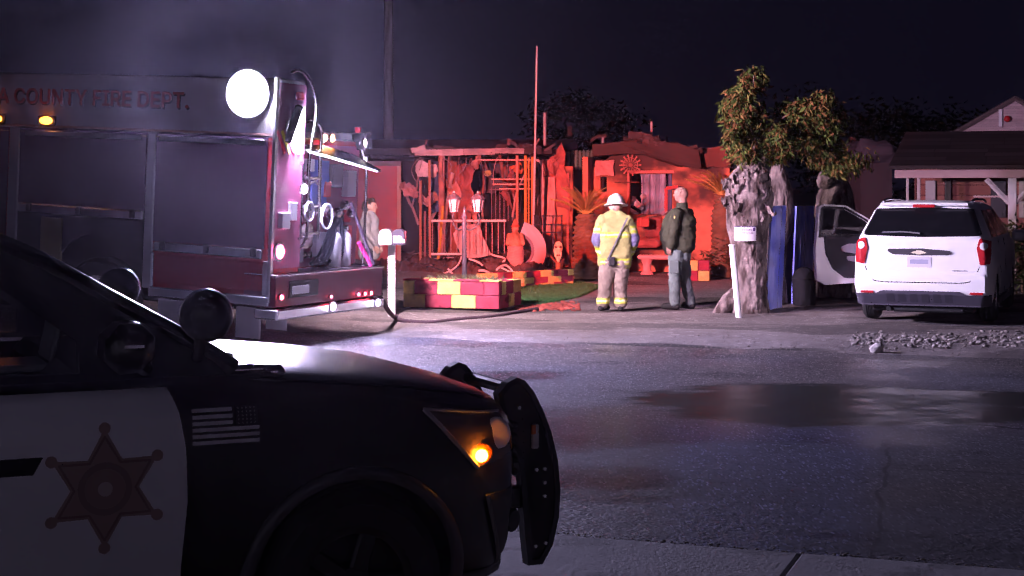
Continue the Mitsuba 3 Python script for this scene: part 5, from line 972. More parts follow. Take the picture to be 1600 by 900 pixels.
# posts and the wall pieces at the right of the opening
for px, w_, cc in ((690, .12, (.42, .20, .17)), (697, .20, (.30, .10, .07))): x = hp2(px, 300, -.2)[0]; bh('post', jitter(sub(B(x, -.2 if px == 690 else .5, 1.3, w_, .12, 2.6, .01), .12), .02, 5), 'vc', True, col=cc, var=.6)
bh('pier', jitter(sub(bx(hp2(848, 300)[0], hp2(868, 300)[0], -.1, .15, 0, 2.1), .12), .03, 4), 'vc', True, label='pale scorched pier', col=(.52, .27, .24), var=.7)
bh('wall', bx(hp2(866, 300)[0], hp2(893, 300)[0], .16, .3, 0, 2.35), 'stucco', False)
bh('trim', bx(hp2(884, 300)[0], hp2(888, 300)[0], .10, .16, 0, 2.2, .008), 'vc', col=(.45, .14, .11)); torn = poly_h([(852, 285), (858, 258), (868, 238), (876, 222), (884, 238), (880, 262), (888, 285), (893, 330), (868, 320)], .06, .14); bh('torn_panel', jitter(sub(torn, .1), .06, 6), 'vc', True, col=(.34, .10, .08), var=.8)
sid = bh('siding', poly_h([(884, 236), (925, 238), (925, 266), (884, 264)], 1.2, 1.25), 'vc', False, col=(.04, .06, .05), label='dull green slats above the gap')
for k in range(7): x = hp2(886 + 6 * k, 250, 1.1)[0]; bh('slat', bx(x, x + .05, 1.15, 1.195, 2.28, 2.72, .004), 'vc', 30, sid, col=(.09, .15, .12))
bh('wall', bx(hp2(893, 300)[0], hp2(936, 300)[0], 1.6, 1.75, 0, 2.5), 'vc', False, col=(.03, .022, .022), label='charred wall in the gap')
g = np.random.default_rng(41)
for k in range(22):
    px = g.uniform(632, 845); x, z = hp2(px, g.uniform(250, 330), .8); L = g.uniform(.5, 1.7); cc = np.array([(.035, .025, .025), (.30, .10, .07), (.16, .07, .06), (.42, .26, .24)][g.integers(0, 4)])
    bh('charred_stud', mv(jitter(sub(B(0, 0, 0, g.uniform(.03, .08), .05, L, .006), .15), .03, 5, k), x, g.uniform(-.1, 2.2), z, pitch=g.normal() * 16, roll=g.normal() * 8), 'vc', True, col=cc, var=.6)
for k in range(12):
    px = g.uniform(640, 845); x, z = hp2(px, 246, -.3); L = g.uniform(.2, .7); bh('hanging_wire', tube(smoothpath([(x, -.3, z), (x + g.normal() * .06, -.32, z - L * .5), (x + g.normal() * .12, -.3, z - L)], 8), .009, 4), 'vc', True, col=np.array((.4, .25, .24)) * g.uniform(.3, 1.2))
# right wing with its window
wp = Polygon([hp2(*p, .4) for p in ((926, 440), (928, 262), (960, 240), (1005, 238), (1140, 250), (1140, 440))]); hole = Polygon([hp2(*p, .4) for p in ((984, 334), (984, 272), (1050, 271), (1050, 338))]); hole2 = Polygon([hp2(*p, .4) for p in ((938, 300), (938, 276), (948, 276), (948, 300))])
bh('wall', prism_xz(wp.difference(hole).difference(hole2), .4, .6), 'stucco', False, label='scorched front wall with a broken window')
wf = bh('window', cat(bx(hole.bounds[0] - .05, hole.bounds[2] + .05, .36, .42, hole.bounds[3], hole.bounds[3] + .07, .01), bx(hole.bounds[0] - .06, hole.bounds[0], .36, .42, hole.bounds[1], hole.bounds[3], .01)), 'vc', col=(.45, .16, .13), label='broken window with a hanging curtain')
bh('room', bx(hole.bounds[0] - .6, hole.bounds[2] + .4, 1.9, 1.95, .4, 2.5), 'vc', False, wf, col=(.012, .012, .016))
xs = np.linspace(hp2(1002, 300, .7)[0], hp2(1040, 300, .7)[0], 40); cu = grid(np.array([[(x, .72 + .05 * math.sin(x * 38) + .02 * math.sin(x * 91), z + .04 * math.sin(x * 14) * (z < 1.4)) for x in xs] for z in np.linspace(1.15, 2.22, 14)])); bh('curtain', jitter(cu, .03, 6), 'vc', True, wf, label='pale blue grey curtain hanging in the window', col=(.30, .33, .44), var=.5)
bh('curtain', jitter(grid(np.array([[(x, .9 + .04 * math.sin(x * 40), z) for x in np.linspace(hp2(1042, 300, .9)[0], hp2(1060, 300, .9)[0], 20)] for z in np.linspace(1.1, 2.2, 8)])), .03, 6), 'vc', True, wf, col=(.10, .12, .22), var=.5)
for px, py, sx, sz, rr in ((996, 318, .42, .14, 35), (990, 332, .30, .12, 30), (1003, 306, .14, .12, 0), (985, 312, .3, .2, 20)): x, z = hp2(px, py, .65); bh('bedding', mv(jitter(sub(B(0, 0, 0, sx, .2, sz, .05), .06), .06, 5, px), x, .66, z, pitch=rr), 'vc', True, wf, col=(.50, .52, .58) if px != 985 else (.10, .11, .15), var=.5)
fr = [hp2(*p, .2) for p in ((1041, 345), (1041, 294), (1053, 292))]; bh('window_frame', cat(tube([(fr[0][0], .15, fr[0][1]), (fr[1][0], .15, fr[1][1])], .035, 4), tube([(fr[1][0], .15, fr[1][1]), (fr[2][0] + .1, .15, fr[2][1])], .035, 4)), 'vc', 30, wf, col=(.55, .10, .10), label='red frame standing out from the window')
bh('bracket_shelf', bx(hp2(961, 285, .2)[0], hp2(998, 285, .2)[0], .1, .4, hp2(961, 285, .2)[1] - .01, hp2(961, 285, .2)[1] + .015), 'vc', col=(.12, .05, .04)); bh('board', mv(jitter(sub(B(0, 0, 0, .42, .05, .34), .1), .04, 5), hp2(945, 262, .3)[0], .30, hp2(945, 262, .3)[1]), 'vc', True, col=(.50, .22, .2), var=.6)
up = [(924, 226), (960, 222), (1005, 220), (1060, 224), (1092, 236), (1096, 262)]; lo = [(1088, 263), (1060, 258), (1030, 249), (1005, 242), (975, 240), (950, 241), (924, 244)]
rw = poly_h(up + lo, -.25, 2.6); bh('roof', jitter(sub(rw, .35), .06, 2.5), 'vc', 40, label='sagging dark roof over the right wing', col=(.045, .025, .022), var=.5)
rk = poly_h([(1096, 232), (1130, 226), (1140, 236), (1140, 262), (1092, 262)], .1, 2.5); bh('roof', jitter(sub(rk, .35), .05, 2.5), 'vc', 40, col=(.12, .045, .035), var=.6)
for px, py0, py1, rr in ((851, 222, 176, .035), (1018, 224, 190, .03), (942, 224, 213, .03), (1042, 222, 213, .03)): x, z0 = hp2(px, py0, 1.2); bh('vent_pipe', tube([(x, 1.2, z0 - .3), (x, 1.2, hp2(px, py1, 1.2)[1])], rr, 8), 'vc', col=(.35, .36, .4))
bh('vent_cap', mv(trimesh.creation.icosphere(subdivisions=2, radius=.09), hp2(1035, 222, 1)[0], 1, hp2(1035, 222, 1)[1]), 'vc', True, col=(.5, .5, .55))
# metal windmill wheel on the wall
wx_, wz_ = hp2(985, 258, .25); WM = thing('wheel_ornament', 'metal spoked wheel ornament hanging on the scorched wall', 'ornament'); part(WM, 'hub', mv(along(lathe([(0, 0), (.05, 0), (.05, .05), (0, .06)], 14), (0, -1, 0)), wx_, .30, wz_), 'vc', M=MHH, col=(.3, .09, .07))
for k in range(14): a = k * 2 * math.pi / 14; part(WM, 'blade', grid(np.array([[(wx_ + r * math.cos(a + s_), .24, wz_ + r * math.sin(a + s_)) for s_ in (-.07, .09)] for r in (.07, .24)]), (0, .01, 0)), 'vc', False, M=MHH, col=(.42, .15, .12))
part(WM, 'rim', mv(along(trimesh.creation.torus(.16, .008), 'y'), wx_, .235, wz_), 'vc', M=MHH, col=(.35, .12, .1))

# ---------------------------------------------------------------- what stands and hangs about in the porch
def hang(px0, py0, px1, py1, y, col, name, label, seed, cat_='cloth', amp=.14):
    (xa_, za), (xb_, zb_) = hp2(px0, py0, y), hp2(px1, py1, y); P_ = np.array([[(x + .0, y + .04 * math.sin(x * 22), z) for x in np.linspace(xa_, xb_, 12)] for z in np.linspace(zb_, za, 16)]); solo(name, label, cat_, jitter(grid(P_, (0, .012, 0)), amp, 3.5, seed), 'vc', True, M=MHH, col=col, var=.6)
hang(676, 250, 691, 332, .3, (.07, .12, .24), 'torn_sheet', 'blue torn sheet hanging in the porch', 1); hang(654, 252, 681, 276, -.1, (.62, .52, .56), 'torn_sheet', 'pale rag hanging under the porch roof at the left', 2)
hang(716, 250, 740, 345, .1, (.30, .10, .09), 'insulation', 'reddish torn insulation hanging by the two lanterns', 3, 'debris', .3); hang(738, 240, 752, 262, .0, (.42, .20, .17), 'insulation', 'small reddish scrap hanging from the roof edge', 4, 'debris', .2); hang(700, 285, 716, 305, -.1, (.50, .24, .2), 'insulation', 'pinkish scrap just above the left lantern', 14, 'debris', .25)
hang(748, 255, 800, 300, 2.4, (.10, .08, .10), 'torn_sheet', 'dark sheet at the back of the porch', 5); hang(735, 318, 748, 345, -.6, (.50, .22, .18), 'insulation', 'pinkish clump between the lanterns', 6, 'debris', .3)
def lump(px, py, sx, sz, y, col, name, label, seed, rot=0, cat_='debris', amp=.22, sy=.2):
    x, z = hp2(px, py, y); m = trimesh.creation.icosphere(subdivisions=4); m.apply_scale((sx, sy, sz)); m = mv(jitter(m, amp, 6, seed), pitch=rot); solo(name, label, cat_, mv(m, x, y, z), 'vc', True, M=MHH, col=col, var=.6)
lump(640, 296, .26, .11, -.2, (.55, .26, .24), 'insulation', 'pink roll of insulation beside the left wall', 1, 40); lump(668, 311, .17, .07, -.3, (.55, .28, .24), 'insulation', 'pale pink lump between two iron poles', 2); lump(763, 271, .085, .075, .4, (.55, .42, .18), 'hat', 'small yellow hat shape hanging in the porch', 3, 0, 'hat', .05, .08); lump(812, 264, .11, .04, .2, (.55, .16, .07), 'rag', 'orange rag beside the metal frame', 4, -20); lump(797, 292, .08, .42, .6, (.30, .10, .09), 'charred_figure', 'reddish figure like form behind the metal frame', 5, 4, 'figure'); lump(860, 262, .12, .2, .0, (.40, .14, .12), 'insulation', 'reddish tuft on top of the pale pier', 8, 20)
def pole(pts, r, y, col, name, label, group=None, cat_='pole'): solo(name, label, cat_, tube([(*hp2(px, py, y)[:1], y, hp2(px, py, y)[1]) for px, py in pts], r, 8), 'vcg', 30, group, M=MHH, col=col)
pole([(657, 408), (657, 282)], .03, -1.2, (.42, .20, .12), 'iron_pole', 'thin rusty pole nearest the left wall'); pole([(664, 412), (664, 330)], .025, -1.3, (.28, .12, .12), 'iron_pole', 'short thin dark pole between two taller ones'); pole([(672, 408), (671, 250)], .03, -1.1, (.45, .22, .14), 'iron_pole', 'tall thin rusty pole below the pale rag')
pole([(684, 412), (688, 372), (692, 322)], .03, -1.6, (.60, .34, .05), 'yellow_pole', 'yellow pole leaning left of the fence'); x, z = hp2(684, 418, -1.6); solo('pole_base', 'dark sleeve at the foot of the leaning yellow pole', 'sleeve', mv(lathe([(0, 0), (.05, 0), (.045, .2), (0, .2)], 12), x, -1.6, z - .08), 'vc', M=MHH, col=(.06, .03, .05))
MFk = thing('metal_frame', 'tall rusty orange metal pipe frame at the right of the porch', 'frame')
for px, t_, bb in ((808, 243, 345), (821, 243, 352), (826, 246, 352), (832, 245, 352)): part(MFk, 'upright', tube([(hp2(px, bb, -.9)[0], -.9, hp2(px, bb, -.9)[1] - .1), (hp2(px, t_, -.9)[0], -.9, hp2(px, t_, -.9)[1])], .032 if px != 826 else .018, 8), 'vcg', M=MHH, col=(.62, .24, .06) if px != 808 else (.45, .2, .14))
for a, b, yy in (((745, 250), (830, 250), -.88), ((768, 280), (832, 280), -.86), ((770, 288), (818, 288), -.86), ((780, 295), (836, 295), -.86)): part(MFk, 'crossbar', tube([(hp2(*a, yy)[0], yy, hp2(*a, yy)[1]), (hp2(*b, yy)[0], yy, hp2(*b, yy)[1])], .018, 6), 'vcg', M=MHH, col=(.5, .3, .26))
part(MFk, 'bent_pipe', tube(smoothpath([(hp2(*p, -.7)[0], -.7, hp2(*p, -.7)[1]) for p in ((838, 250), (845, 254), (847, 266), (846, 300), (845, 340))], 20), .028, 8), 'vcg', M=MHH, label='pale bent pipe', col=(.55, .42, .44))
WF = thing('window_grille', 'dark iron grille leaning at the back of the porch', 'grille')
for k in range(6): x, z = hp2(768 + 6.5 * k, 345, .9); part(WF, 'bar', tube([(x, .9, z), (x, .9, z + .75)], .012, 5), 'vc', M=MHH, col=(.22, .13, .15))
part(WF, 'rail', tube([(hp2(765, 296, .9)[0], .9, hp2(765, 296, .9)[1]), (hp2(804, 296, .9)[0], .9, hp2(804, 296, .9)[1])], .012, 5), 'vc', M=MHH, col=(.22, .13, .15))
# garden fence with rails and balusters
for nm, a, b, lab in (('garden_fence', 674, 722, 'pale pipe fence section left of the lamp post'), ('garden_fence', 729, 791, 'pale pipe fence section right of the lamp post')):
    k = thing(nm, lab, 'fence', 'pale pipe fence sections'); y = -2.6
    for py in ((345, 397) if a < 700 else (345,)): part(k, 'rail', tube([(hp2(a, py, y)[0], y, hp2(a, py, y)[1]), (hp2(b, py, y)[0], y, hp2(b, py, y)[1])], .026, 8), 'vcg', M=MHH, col=(.66, .55, .54))
    for px in np.arange(a + 2, b, 9.5): x0, z0 = hp2(px, 397, y); part(k, 'baluster', tube([(x0, y, z0 - .0), (x0, y, hp2(px, 345, y)[1])], .010, 5), 'vc', M=MHH, col=(.36, .20, .2))
q = [hp2(*p, -2.2) for p in ((708, 365), (722, 352), (748, 350), (768, 398), (740, 404), (722, 402))]; solo('fallen_panel', 'pale plaster sheet leaning behind the lamp post', 'panel', jitter(sub(prism_xz(q, -2.24, -2.2), .08), .03, 5), 'vc', True, M=MHH, col=(.50, .34, .33), var=.4)
pipes = [([(733, 405), (748, 409), (757, 414)], .022, 'pale bent pipe lying right of the lamp post'), ([(768, 397), (783, 401), (792, 404), (790, 408)], .022, 'pale curved pipe at the corner of the plaster sheet'), ([(775, 422), (790, 414), (797, 416), (810, 430)], .022, 'pale crooked pipe before the stump'), ([(748, 423), (762, 424), (771, 432)], .028, 'short pale pipe on the rubble by the block wall'), ([(783, 418), (805, 428)], .02, 'pinkish straight pipe lying before the stump'), ([(700, 420), (716, 436)], .02, 'pale pipe sloping down left of the lamp post'), ([(690, 428), (718, 412), (724, 400)], .018, 'thin reddish rod left of the lamp post')]
for P_, r, lab in pipes: yy = -3.3; solo('bent_pipe', lab, 'pipe', tube(smoothpath([(hp2(*p, yy)[0], yy - .1 * i, hp2(*p, yy)[1]) for i, p in enumerate(P_)], 16), r, 7), 'vcg', True, M=MHH, col=(.68, .55, .55))
# rubble on the ground: sticks and scraps nobody could count
g = np.random.default_rng(99); ms, cs = [], []
for _ in range(1500):
    px, py = g.uniform(628, 880), g.uniform(388, 432); p = gp(px, py + 8, .04); L = g.uniform(.08, .5); m = B(0, 0, 0, L, g.uniform(.02, .07), g.uniform(.01, .04)); m = mv(m, p[0], p[1] + g.uniform(0, 1.2), .06 + abs(g.normal()) * .14, g.uniform(0, 180), g.normal() * 16, g.normal() * 16); ms.append(m); cs.append(np.tile(np.array([(.05, .035, .035), (.16, .09, .08), (.34, .22, .2), (.03, .03, .04)][g.integers(0, 4)]) * g.uniform(.6, 1.3), (8, 1)))
setting('rubble', cat(ms), 'vc', False, 'stuff', 'burnt sticks and scraps heaped in front of the porch', col=np.vstack(cs))
def heap(x0, x1, y0, y1, h, seed, lab, col):
    X, Y = np.meshgrid(np.linspace(x0, x1, 130), np.linspace(y0, y1, 110), indexing='ij'); e = np.clip(np.minimum.reduce([X - x0, x1 - X, Y - y0, y1 - Y]) / .5, 0, 1); Z = -.06 + e * h * (.25 + .5 * meshkit.fbm(np.stack([X * 1.6, Y * 1.6, X * 0 + seed], -1), 3, seed) + .9 * (meshkit.fbm(np.stack([X * 7, Y * 7, X * 0 + seed], -1), 4, seed) - .4))
    m = grid(np.stack([X, Y, Z], -1)); m.apply_transform(MHH); k = fresh('rubble'); scene[k] = shape(m, 'vc', True, col=col, var=.8); labels[k] = {'kind': 'stuff', 'label': lab}
heap(-2.6, 1.6, -3.6, 2.6, .55, 3, 'sooty heap of ash and rubble filling the porch', (.10, .06, .055))
# statue on a stump, white arch, carved mask, bench, chairs
sx_, sy_ = at(805, 420, 32.3)[:2]; MS_ = frame((sx_, sy_, .03), 0); ST = thing('stump_figure', 'pinkish carved stump topped by an orange garden figure', 'statue')
part(ST, 'stump', trunk_mesh([(0, 0, -.05), (0, 0, .3), (0, 0, .72)], [.20, .17, .18, .16], .05, 5, 26, 30, 3), 'vc', True, M=MS_, col=(.46, .22, .20), var=.5)
part(ST, 'figure', flesh([[(0, 0, .70, .13), (0, 0, .88, .12), (0, 0, .99, .06)], [(0, -.02, 1.06, .075)], [(-.12, 0, .93, .05), (-.16, -.05, .76, .04)], [(.12, 0, .93, .05), (.16, -.05, .76, .04)]], .025, 6), 'vc', True, M=MS_, col=(.44, .19, .12), var=.6); part(ST, 'hat', mv(lathe([(0, .16), (.03, .12), (.07, .02), (.10, 0), (0, 0)], 18), 0, -.01, 1.11), 'vc', M=MS_, col=(.55, .12, .08))
ax_ = at(815, 395, 32.6); AR = thing('arch_shell', 'white curved arch shell standing beside the stump figure', 'ornament'); R0, R1 = .36, .60; an = np.radians(np.linspace(-55, 75, 26)); ring = Polygon([(R1 * math.cos(a), R1 * math.sin(a)) for a in an] + [(R0 * math.cos(a) - .02, R0 * math.sin(a)) for a in an[::-1]]); MA = frame((ax_[0] - .1, 32.6, ax_[2] + .05), 0); part(AR, 'shell', prism_xz(ring, -.1, .12), 'vc', 30, M=MA, label='white curved shell', col=(.48, .40, .45), var=.3); part(AR, 'inner_rim', prism_xz(Polygon([(R0 * math.cos(a), R0 * math.sin(a)) for a in an] + [((R0 - .06) * math.cos(a), (R0 - .06) * math.sin(a)) for a in an[::-1]]), -.12, .1), 'vc', 30, M=MA, col=(.22, .16, .2)); part(AR, 'base', bx(-.15, .52, -.2, .15, -.62, -.50, .02), 'vc', M=MA, col=(.35, .30, .42)); part(AR, 'pot', mv(lathe([(0, 0), (.08, 0), (.11, .2), (.12, .22), (0, .22)], 16), .22, -.1, -.5), 'vc', M=MA, col=(.30, .05, .07))
RK = thing('plant_rack', 'dark wire rack behind the white arch', 'rack')
for z in (0, .16, .34): part(RK, 'shelf_rail', tube([(ax_[0] + .25, 33.0, 1.0 + z), (ax_[0] + .85, 33.0, 1.0 + z)], .014, 6), 'vc', col=(.05, .035, .05))
for x in (.27, .45, .65, .83): part(RK, 'leg', tube([(ax_[0] + x, 33.0, .03), (ax_[0] + x, 33.0, 1.36)], .014, 6), 'vc', col=(.05, .035, .05))
mx = at(872, 402, 31.4); MK = thing('carved_mask', 'pale carved mask on a short post beside the block wall', 'carving'); part(MK, 'post', tube([(mx[0], 31.4, .0), (mx[0], 31.4, .45)], .05, 10), 'vc', col=(.30, .12, .07)); fm = trimesh.creation.icosphere(subdivisions=4); v = np.array(fm.vertices); v = v * [.085, .055, .21]; v[:, 0] *= 1 + .45 * np.clip(v[:, 2] / .26, -.6, 1); part(MK, 'face', mv(jitter(trimesh.Trimesh(v, fm.faces), .02, 12), mx[0], 31.38, .66), 'vc', True, col=(.60, .40, .25), var=.3)
for s_ in (-1, 1): part(MK, 'eye', mv(trimesh.creation.icosphere(subdivisions=2, radius=.025), mx[0] + s_ * .045, 31.325, .76), 'vc', True, col=(.15, .06, .04))
part(MK, 'mouth', B(mx[0], 31.325, .60, .08, .02, .03, .006), 'vc', col=(.2, .07, .05))
b0 = at(1032, 430, 34.0); MB_ = frame((b0[0], 34.0, .05), -10); BN = thing('bench', 'pink concrete bench in front of the broken window', 'bench'); part(BN, 'seat', B(0, 0, .40, .95, .36, .085, .02), 'vc', M=MB_, col=(.60, .30, .27), var=.3)
for s_ in (-1, 1): part(BN, 'leg', mv(lathe([(0, 0), (.14, 0), (.14, .05), (.09, .1), (.085, .25), (.13, .34), (.13, .36), (0, .36)], 18), s_ * .29, 0, 0), 'vc', M=MB_, col=(.58, .28, .26), var=.3)
ch = at(1012, 372, 34.9); MCh = frame((ch[0], 34.9, .45), -15); CH = thing('armchair', 'scorched red armchair behind the pink bench', 'armchair'); part(CH, 'back', jitter(sub(B(0, .25, .62, .62, .16, .55, .06), .08), .04, 5), 'vc', True, M=MCh, col=(.20, .05, .045), var=.6); part(CH, 'seat', jitter(sub(B(0, -.05, .28, .6, .55, .2, .06), .08), .04, 5), 'vc', True, M=MCh, col=(.30, .08, .07), var=.6)
for s_ in (-1, 1): part(CH, 'arm', jitter(sub(B(s_ * .33, -.03, .42, .13, .55, .2, .05), .08), .03, 5), 'vc', True, M=MCh, col=(.24, .06, .05), var=.6)
x = at(1004, 345, 34.6); solo('carton', 'small red box on the scorched armchair', 'box', B(x[0], 34.5, 1.18, .22, .2, .2, .02, yaw=20), 'vc', col=(.48, .10, .08), var=.3)
g = np.random.default_rng(5); V_, F_, C_ = [], [], []
pp = thing('shrub', 'low dry shrub at the foot of the right hand palm', 'shrub'); q = at(1115, 420, 33.6); m, c = leaf_cloud([(q[0], 33.4, .35, .35, .3, .3, 1), (q[0] + .3, 33.4, .5, .3, .3, .3, 1)], 700, 8, [(.12, .05, .03), (.06, .06, .03)], (.1, .2), .015, -.3); part(pp, 'foliage', m, 'leaf', False, col=c)
q = at(838, 200, 33.6); solo('antenna_mast', 'tall thin antenna mast rising from the porch', 'mast', tube([(at(832, 345, 33.6)[0], 33.6, .05), (at(839, 72, 33.6)[0], 33.6, at(839, 72, 33.6)[2])], [.028, .02], 8), 'vcg', col=(.45, .42, .44))
up_ = at(607, 100, 47); k = thing('utility_pole', 'dim tall utility pole behind the fire engine', 'pole'); part(k, 'pole', tube([(up_[0], 47, 0), (up_[0], 47, 9.6)], [.17, .12], 12), 'vc', col=(.22, .2, .22)); part(k, 'crossarm', B(up_[0], 47, 9.1, 2.2, .1, .12, .01), 'vc', col=(.2, .18, .2))

# ---------------------------------------------------------------- the porch house at the right
MN = frame((9.4, 33.5, .05), -19); NH = thing('porch_house', 'house at the right with a pale porch beam, braced post and gable', 'house'); IN_ = np.linalg.inv(MN)
def np2(px, py, y):
    e = (IN_ @ np.array([0, 0, CAM_H, 1]))[:3]; d = IN_[:3, :3] @ np.array([(px - 800) / FOC, 1, -(py - HOR) / FOC]); t = (y - e[1]) / d[1]; q = e + t * d; return q[0], q[2]
def nh(name, mesh, mat, smooth=30, parent=None, **k): return part(parent or NH, name, mesh, mat, smooth, M=MN, **k)
xl, zb_ = np2(1398, 271, 0); xr = xl + 6.5
nh('beam', bx(xl, xr, -.06, .06, zb_ - .10, zb_ + .075, .01), 'vc', label='long pale porch beam', col=(.52, .36, .38), var=.2)
rf = nh('roof', grid(np.array([[(x, y, z) for x in np.linspace(xl - .1, xr + .2, 12)] for y, z in ((-.25, zb_ + .09), (3.6, zb_ + .92))]), (0, 0, .07)), 'vc', False, label='dark low porch roof', col=(.035, .025, .028))
g = np.random.default_rng(6)
for r in range(9):
    y0, y1 = -.25 + 3.85 * r / 9, -.25 + 3.85 * (r + 1.06) / 9; x = xl - .1
    while x < xr: w_ = min(g.uniform(.8, 1.2), xr + .2 - x); zz = lambda y: zb_ + .09 + .83 * (y + .25) / 3.85 + .075; nh('shingle', grid(np.array([[(x + .01, y, zz(y) + (.022 if y == y0 else .004)) for y in (y0, y1)], [(x + w_ - .01, y, zz(y) + (.022 if y == y0 else .004)) for y in (y0, y1)]])), 'vc', False, rf, col=np.array((.04, .03, .034)) * g.uniform(.7, 1.4)); x += w_
for px, w_ in ((1416, .06), (1433, .07)): x = np2(px, 300, .1)[0]; nh('post', bx(x, x + w_, .05, .12, 0, zb_ - .1, .006), 'vc', col=(.55, .47, .48))
x = np2(1575, 300, 0)[0]; ps = nh('post', bx(x, x + .17, -.07, .10, 0, zb_ - .103, .01), 'vc', label='thick white porch post with two braces', col=(.70, .66, .68))
for s_ in (-1, 1): nh('brace', tube([(x + .085 + s_ * .06, .015, zb_ - .62), (x + .085 + s_ * .52, .015, zb_ - .12)], .055, 4), 'vc', False, ps, col=(.68, .62, .64))
xa_, za = np2(1521, 307, .5); nh('rail', bx(xa_, xr, .46, .54, za - .02, za + .02, .006), 'vc', col=(.60, .46, .46))
bw = nh('wall', bx(xl + .2, xr, 2.4, 2.55, 0, zb_ + .5), 'vc', False, col=(.12, .055, .05))
for k in range(11):
    z0 = .1 + .23 * k; nh('siding_board', B(xl + 3.4, 2.385, z0 + .11, 6.2, .03, .215, .006, roll=-4), 'vc', 30, bw, col=np.array((.30, .12, .10)) * g.uniform(.85, 1.15), var=.2)
for px0, px1, cc in ((1446, 1462, (.32, .32, .34)), (1476, 1486, (.02, .015, .02)), (1548, 1572, (.03, .03, .04)), (1592, 1600, (.45, .42, .36))): (x0, z0), (x1, z1) = np2(px0, 282, 2.3), np2(px1, 340, 2.3); nh('window', bx(x0, x1, 2.26, 2.36, z1, z0, .01), 'vcg', col=cc)
gx, gz = np2(1498, 206, 4.2); ax2, az2 = np2(1586, 158, 4.2); gab = Polygon([(gx, gz), (ax2, az2), (ax2 + (ax2 - gx), gz)]); ga = nh('gable', prism_xz([(gx, 0), (gx, gz), (ax2, az2), (2 * ax2 - gx, gz), (2 * ax2 - gx, 0)], 4.2, 4.4), 'vc', False, label='pale boarded gable', col=(.30, .26, .29))
for k in range(12):
    z0 = gz + (az2 - gz) * k / 12; z1 = gz + (az2 - gz) * (k + .9) / 12; e = (ax2 - gx) * k / 12 + .05; nh('siding_board', B(ax2, 4.185, (z0 + z1) / 2, 2 * (ax2 - gx - e), .02, z1 - z0, .004, roll=-6), 'vc', 30, ga, col=np.array((.40, .30, .34)) * g.uniform(.85, 1.12))
nh('bargeboard', cat(tube([(gx - .15, 4.12, gz - .06), (ax2, 4.12, az2 + .06), (2 * ax2 - gx + .1, 4.12, gz - .06)], .06, 4)), 'vc', False, ga, col=(.12, .09, .10)); vx, vz = np2(1564, 184, 4.1); nh('gable_vent', bx(vx - .05, vx + .03, 4.10, 4.16, vz - .2, vz + .2, .006), 'vc', 30, ga, col=(.62, .62, .7)); nh('red_reflection', mv(trimesh.creation.icosphere(subdivisions=2, radius=.075), vx + .14, 4.08, vz - .03), 'lens_red', True, ga, label='small red ball standing for a red reflection on the gable')  # red ball added for a red reflection beside the vent
gr_ = nh('roof', cat(grid(np.array([[(gx - .2, y, gz - .1), (ax2, y, az2 + .05)] for y in (4.1, 9)]), (0, 0, .08)), grid(np.array([[(ax2, y, az2 + .05), (2 * ax2 - gx + .2, y, gz - .1)] for y in (4.1, 9)]), (0, 0, .08))), 'vc', False, col=(.04, .03, .035))
q = at(1572, 335, 28.5); k = thing('shrub', 'dark leafy shrub beside the white car, at the right edge', 'shrub'); m, c = leaf_cloud([(q[0] + .1, 28.5, .9, .35, .4, .45, 1), (q[0] + .5, 28.3, 1.1, .4, .4, .4, 1), (q[0] + .3, 28.5, .5, .5, .4, .4, 1)], 1500, 18, [(.05, .07, .025), (.08, .06, .03)], (.08, .18), .022, .2); part(k, 'foliage', m, 'leaf', False, col=c); part(k, 'stem', tube([(q[0] + .3, 28.5, 0), (q[0] + .25, 28.5, .8)], .03, 6), 'vc', col=(.1, .07, .05))
fx = at(1380, 300, 37); k = thing('shed', 'dim pale shed behind the dark gap right of the lopped trunk', 'shed'); part(k, 'wall', bx(at(1345, 0, 37)[0], at(1394, 0, 37)[0], 37, 39, 0, 2.5), 'vc', False, col=(.035, .035, .045), var=.5); part(k, 'roof', jitter(sub(B((at(1345, 0, 37)[0] + at(1394, 0, 37)[0]) / 2, 38, 2.75, 1.0, 2.3, .45, .15), .2), .2, 2), 'vc', True, col=(.04, .042, .06), var=.5)

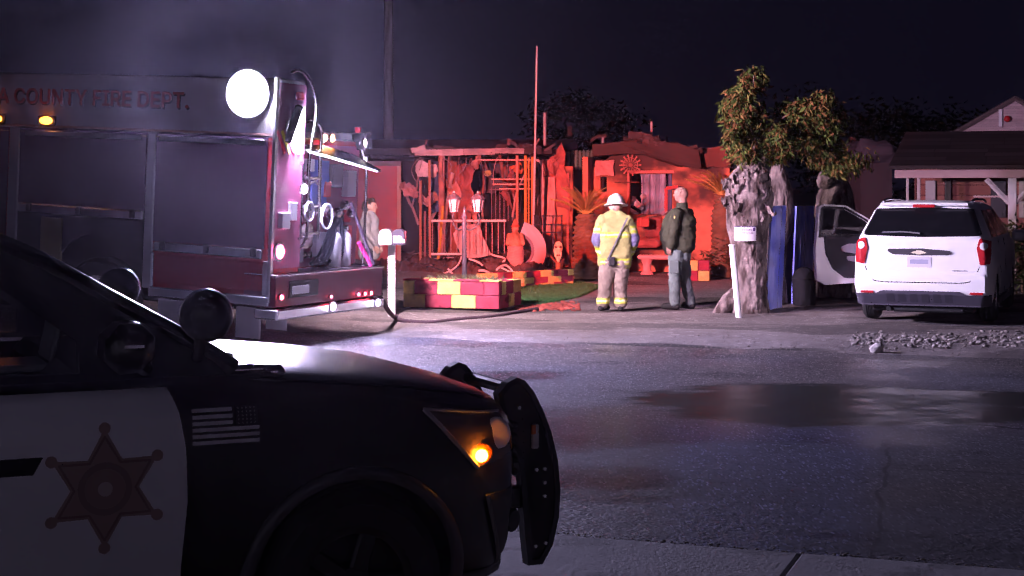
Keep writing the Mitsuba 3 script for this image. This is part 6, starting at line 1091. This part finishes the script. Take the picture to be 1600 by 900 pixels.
# ---------------------------------------------------------------- added house behind the camera, unseen; its pale wall bounces light back
MQ = frame((0, -3.6, 0), -19.5); QH = thing('added_bounce_house', 'added pale two storey house, unseen behind the view, bouncing light onto the police car', 'house')
def qh(name, mesh, mat, smooth=30, parent=None, **k): return part(parent or QH, name, mesh, mat, smooth, M=MQ, **k)
holes_ = [sbox(-4.6, .0, .4, 2.3), sbox(2.2, .9, 4.0, 2.2), sbox(-8.5, .9, -6.4, 2.2), sbox(-7.6, 3.6, -6.0, 4.8), sbox(-2.6, 3.6, -1.0, 4.8), sbox(2.3, 3.6, 3.9, 4.8), sbox(5.2, .0, 6.2, 2.1)]
wq = sbox(-11, -.05, 8, 5.9)
for q in holes_: wq = wq.difference(q)
qw = qh('wall', prism_xz(wq, -.3, 0), 'vc', False, col=(.78, .76, .72))
for k in range(4): qh('garage_panel', bx(-4.58, .38, -.16, -.10, .02 + .57 * k, .57 + .57 * k, .012), 'vc', 30, qw, col=(.72, .71, .69))
for q in holes_[1:6]:
    x0, z0, x1, z1 = q.bounds; w_ = qh('window', cat(bx(x0 - .06, x0, -.05, .03, z0 - .06, z1 + .06), bx(x1, x1 + .06, -.05, .03, z0 - .06, z1 + .06), bx(x0, x1, -.05, .03, z1, z1 + .06), bx(x0, x1, -.05, .05, z0 - .06, z0)), 'vc', 30, qw, col=(.7, .7, .68)); qh('pane', bx(x0, x1, -.14, -.12, z0, z1), 'dark_glass', False, w_)
qh('door', bx(5.22, 6.18, -.15, -.09, .02, 2.08, .01), 'vc', 30, qw, col=(.25, .12, .08)); qh('body', bx(-11, 8, -7.5, -.31, 0, 5.85), 'vc', False, col=(.6, .58, .55)); qh('roof', loft([[(x, -8.1, 5.9), (x, .6, 5.9), (x, .6, 6.02), (x, -3.7, 7.9), (x, -8.1, 6.02)] for x in (-11.5, 8.5)]), 'vc', False, col=(.07, .06, .06))

# ---------------------------------------------------------------- the smoky air
scene['haze'] = {'type': 'cube', 'to_world': T().translate([0, 50, 4.7]).scale([95, 90, 6.2]), 'bsdf': {'type': 'null'}, 'interior': {'type': 'ref', 'id': 'haze_air'}}
labels['haze'] = {'kind': 'stuff', 'label': 'thin smoke in the lamp light'}
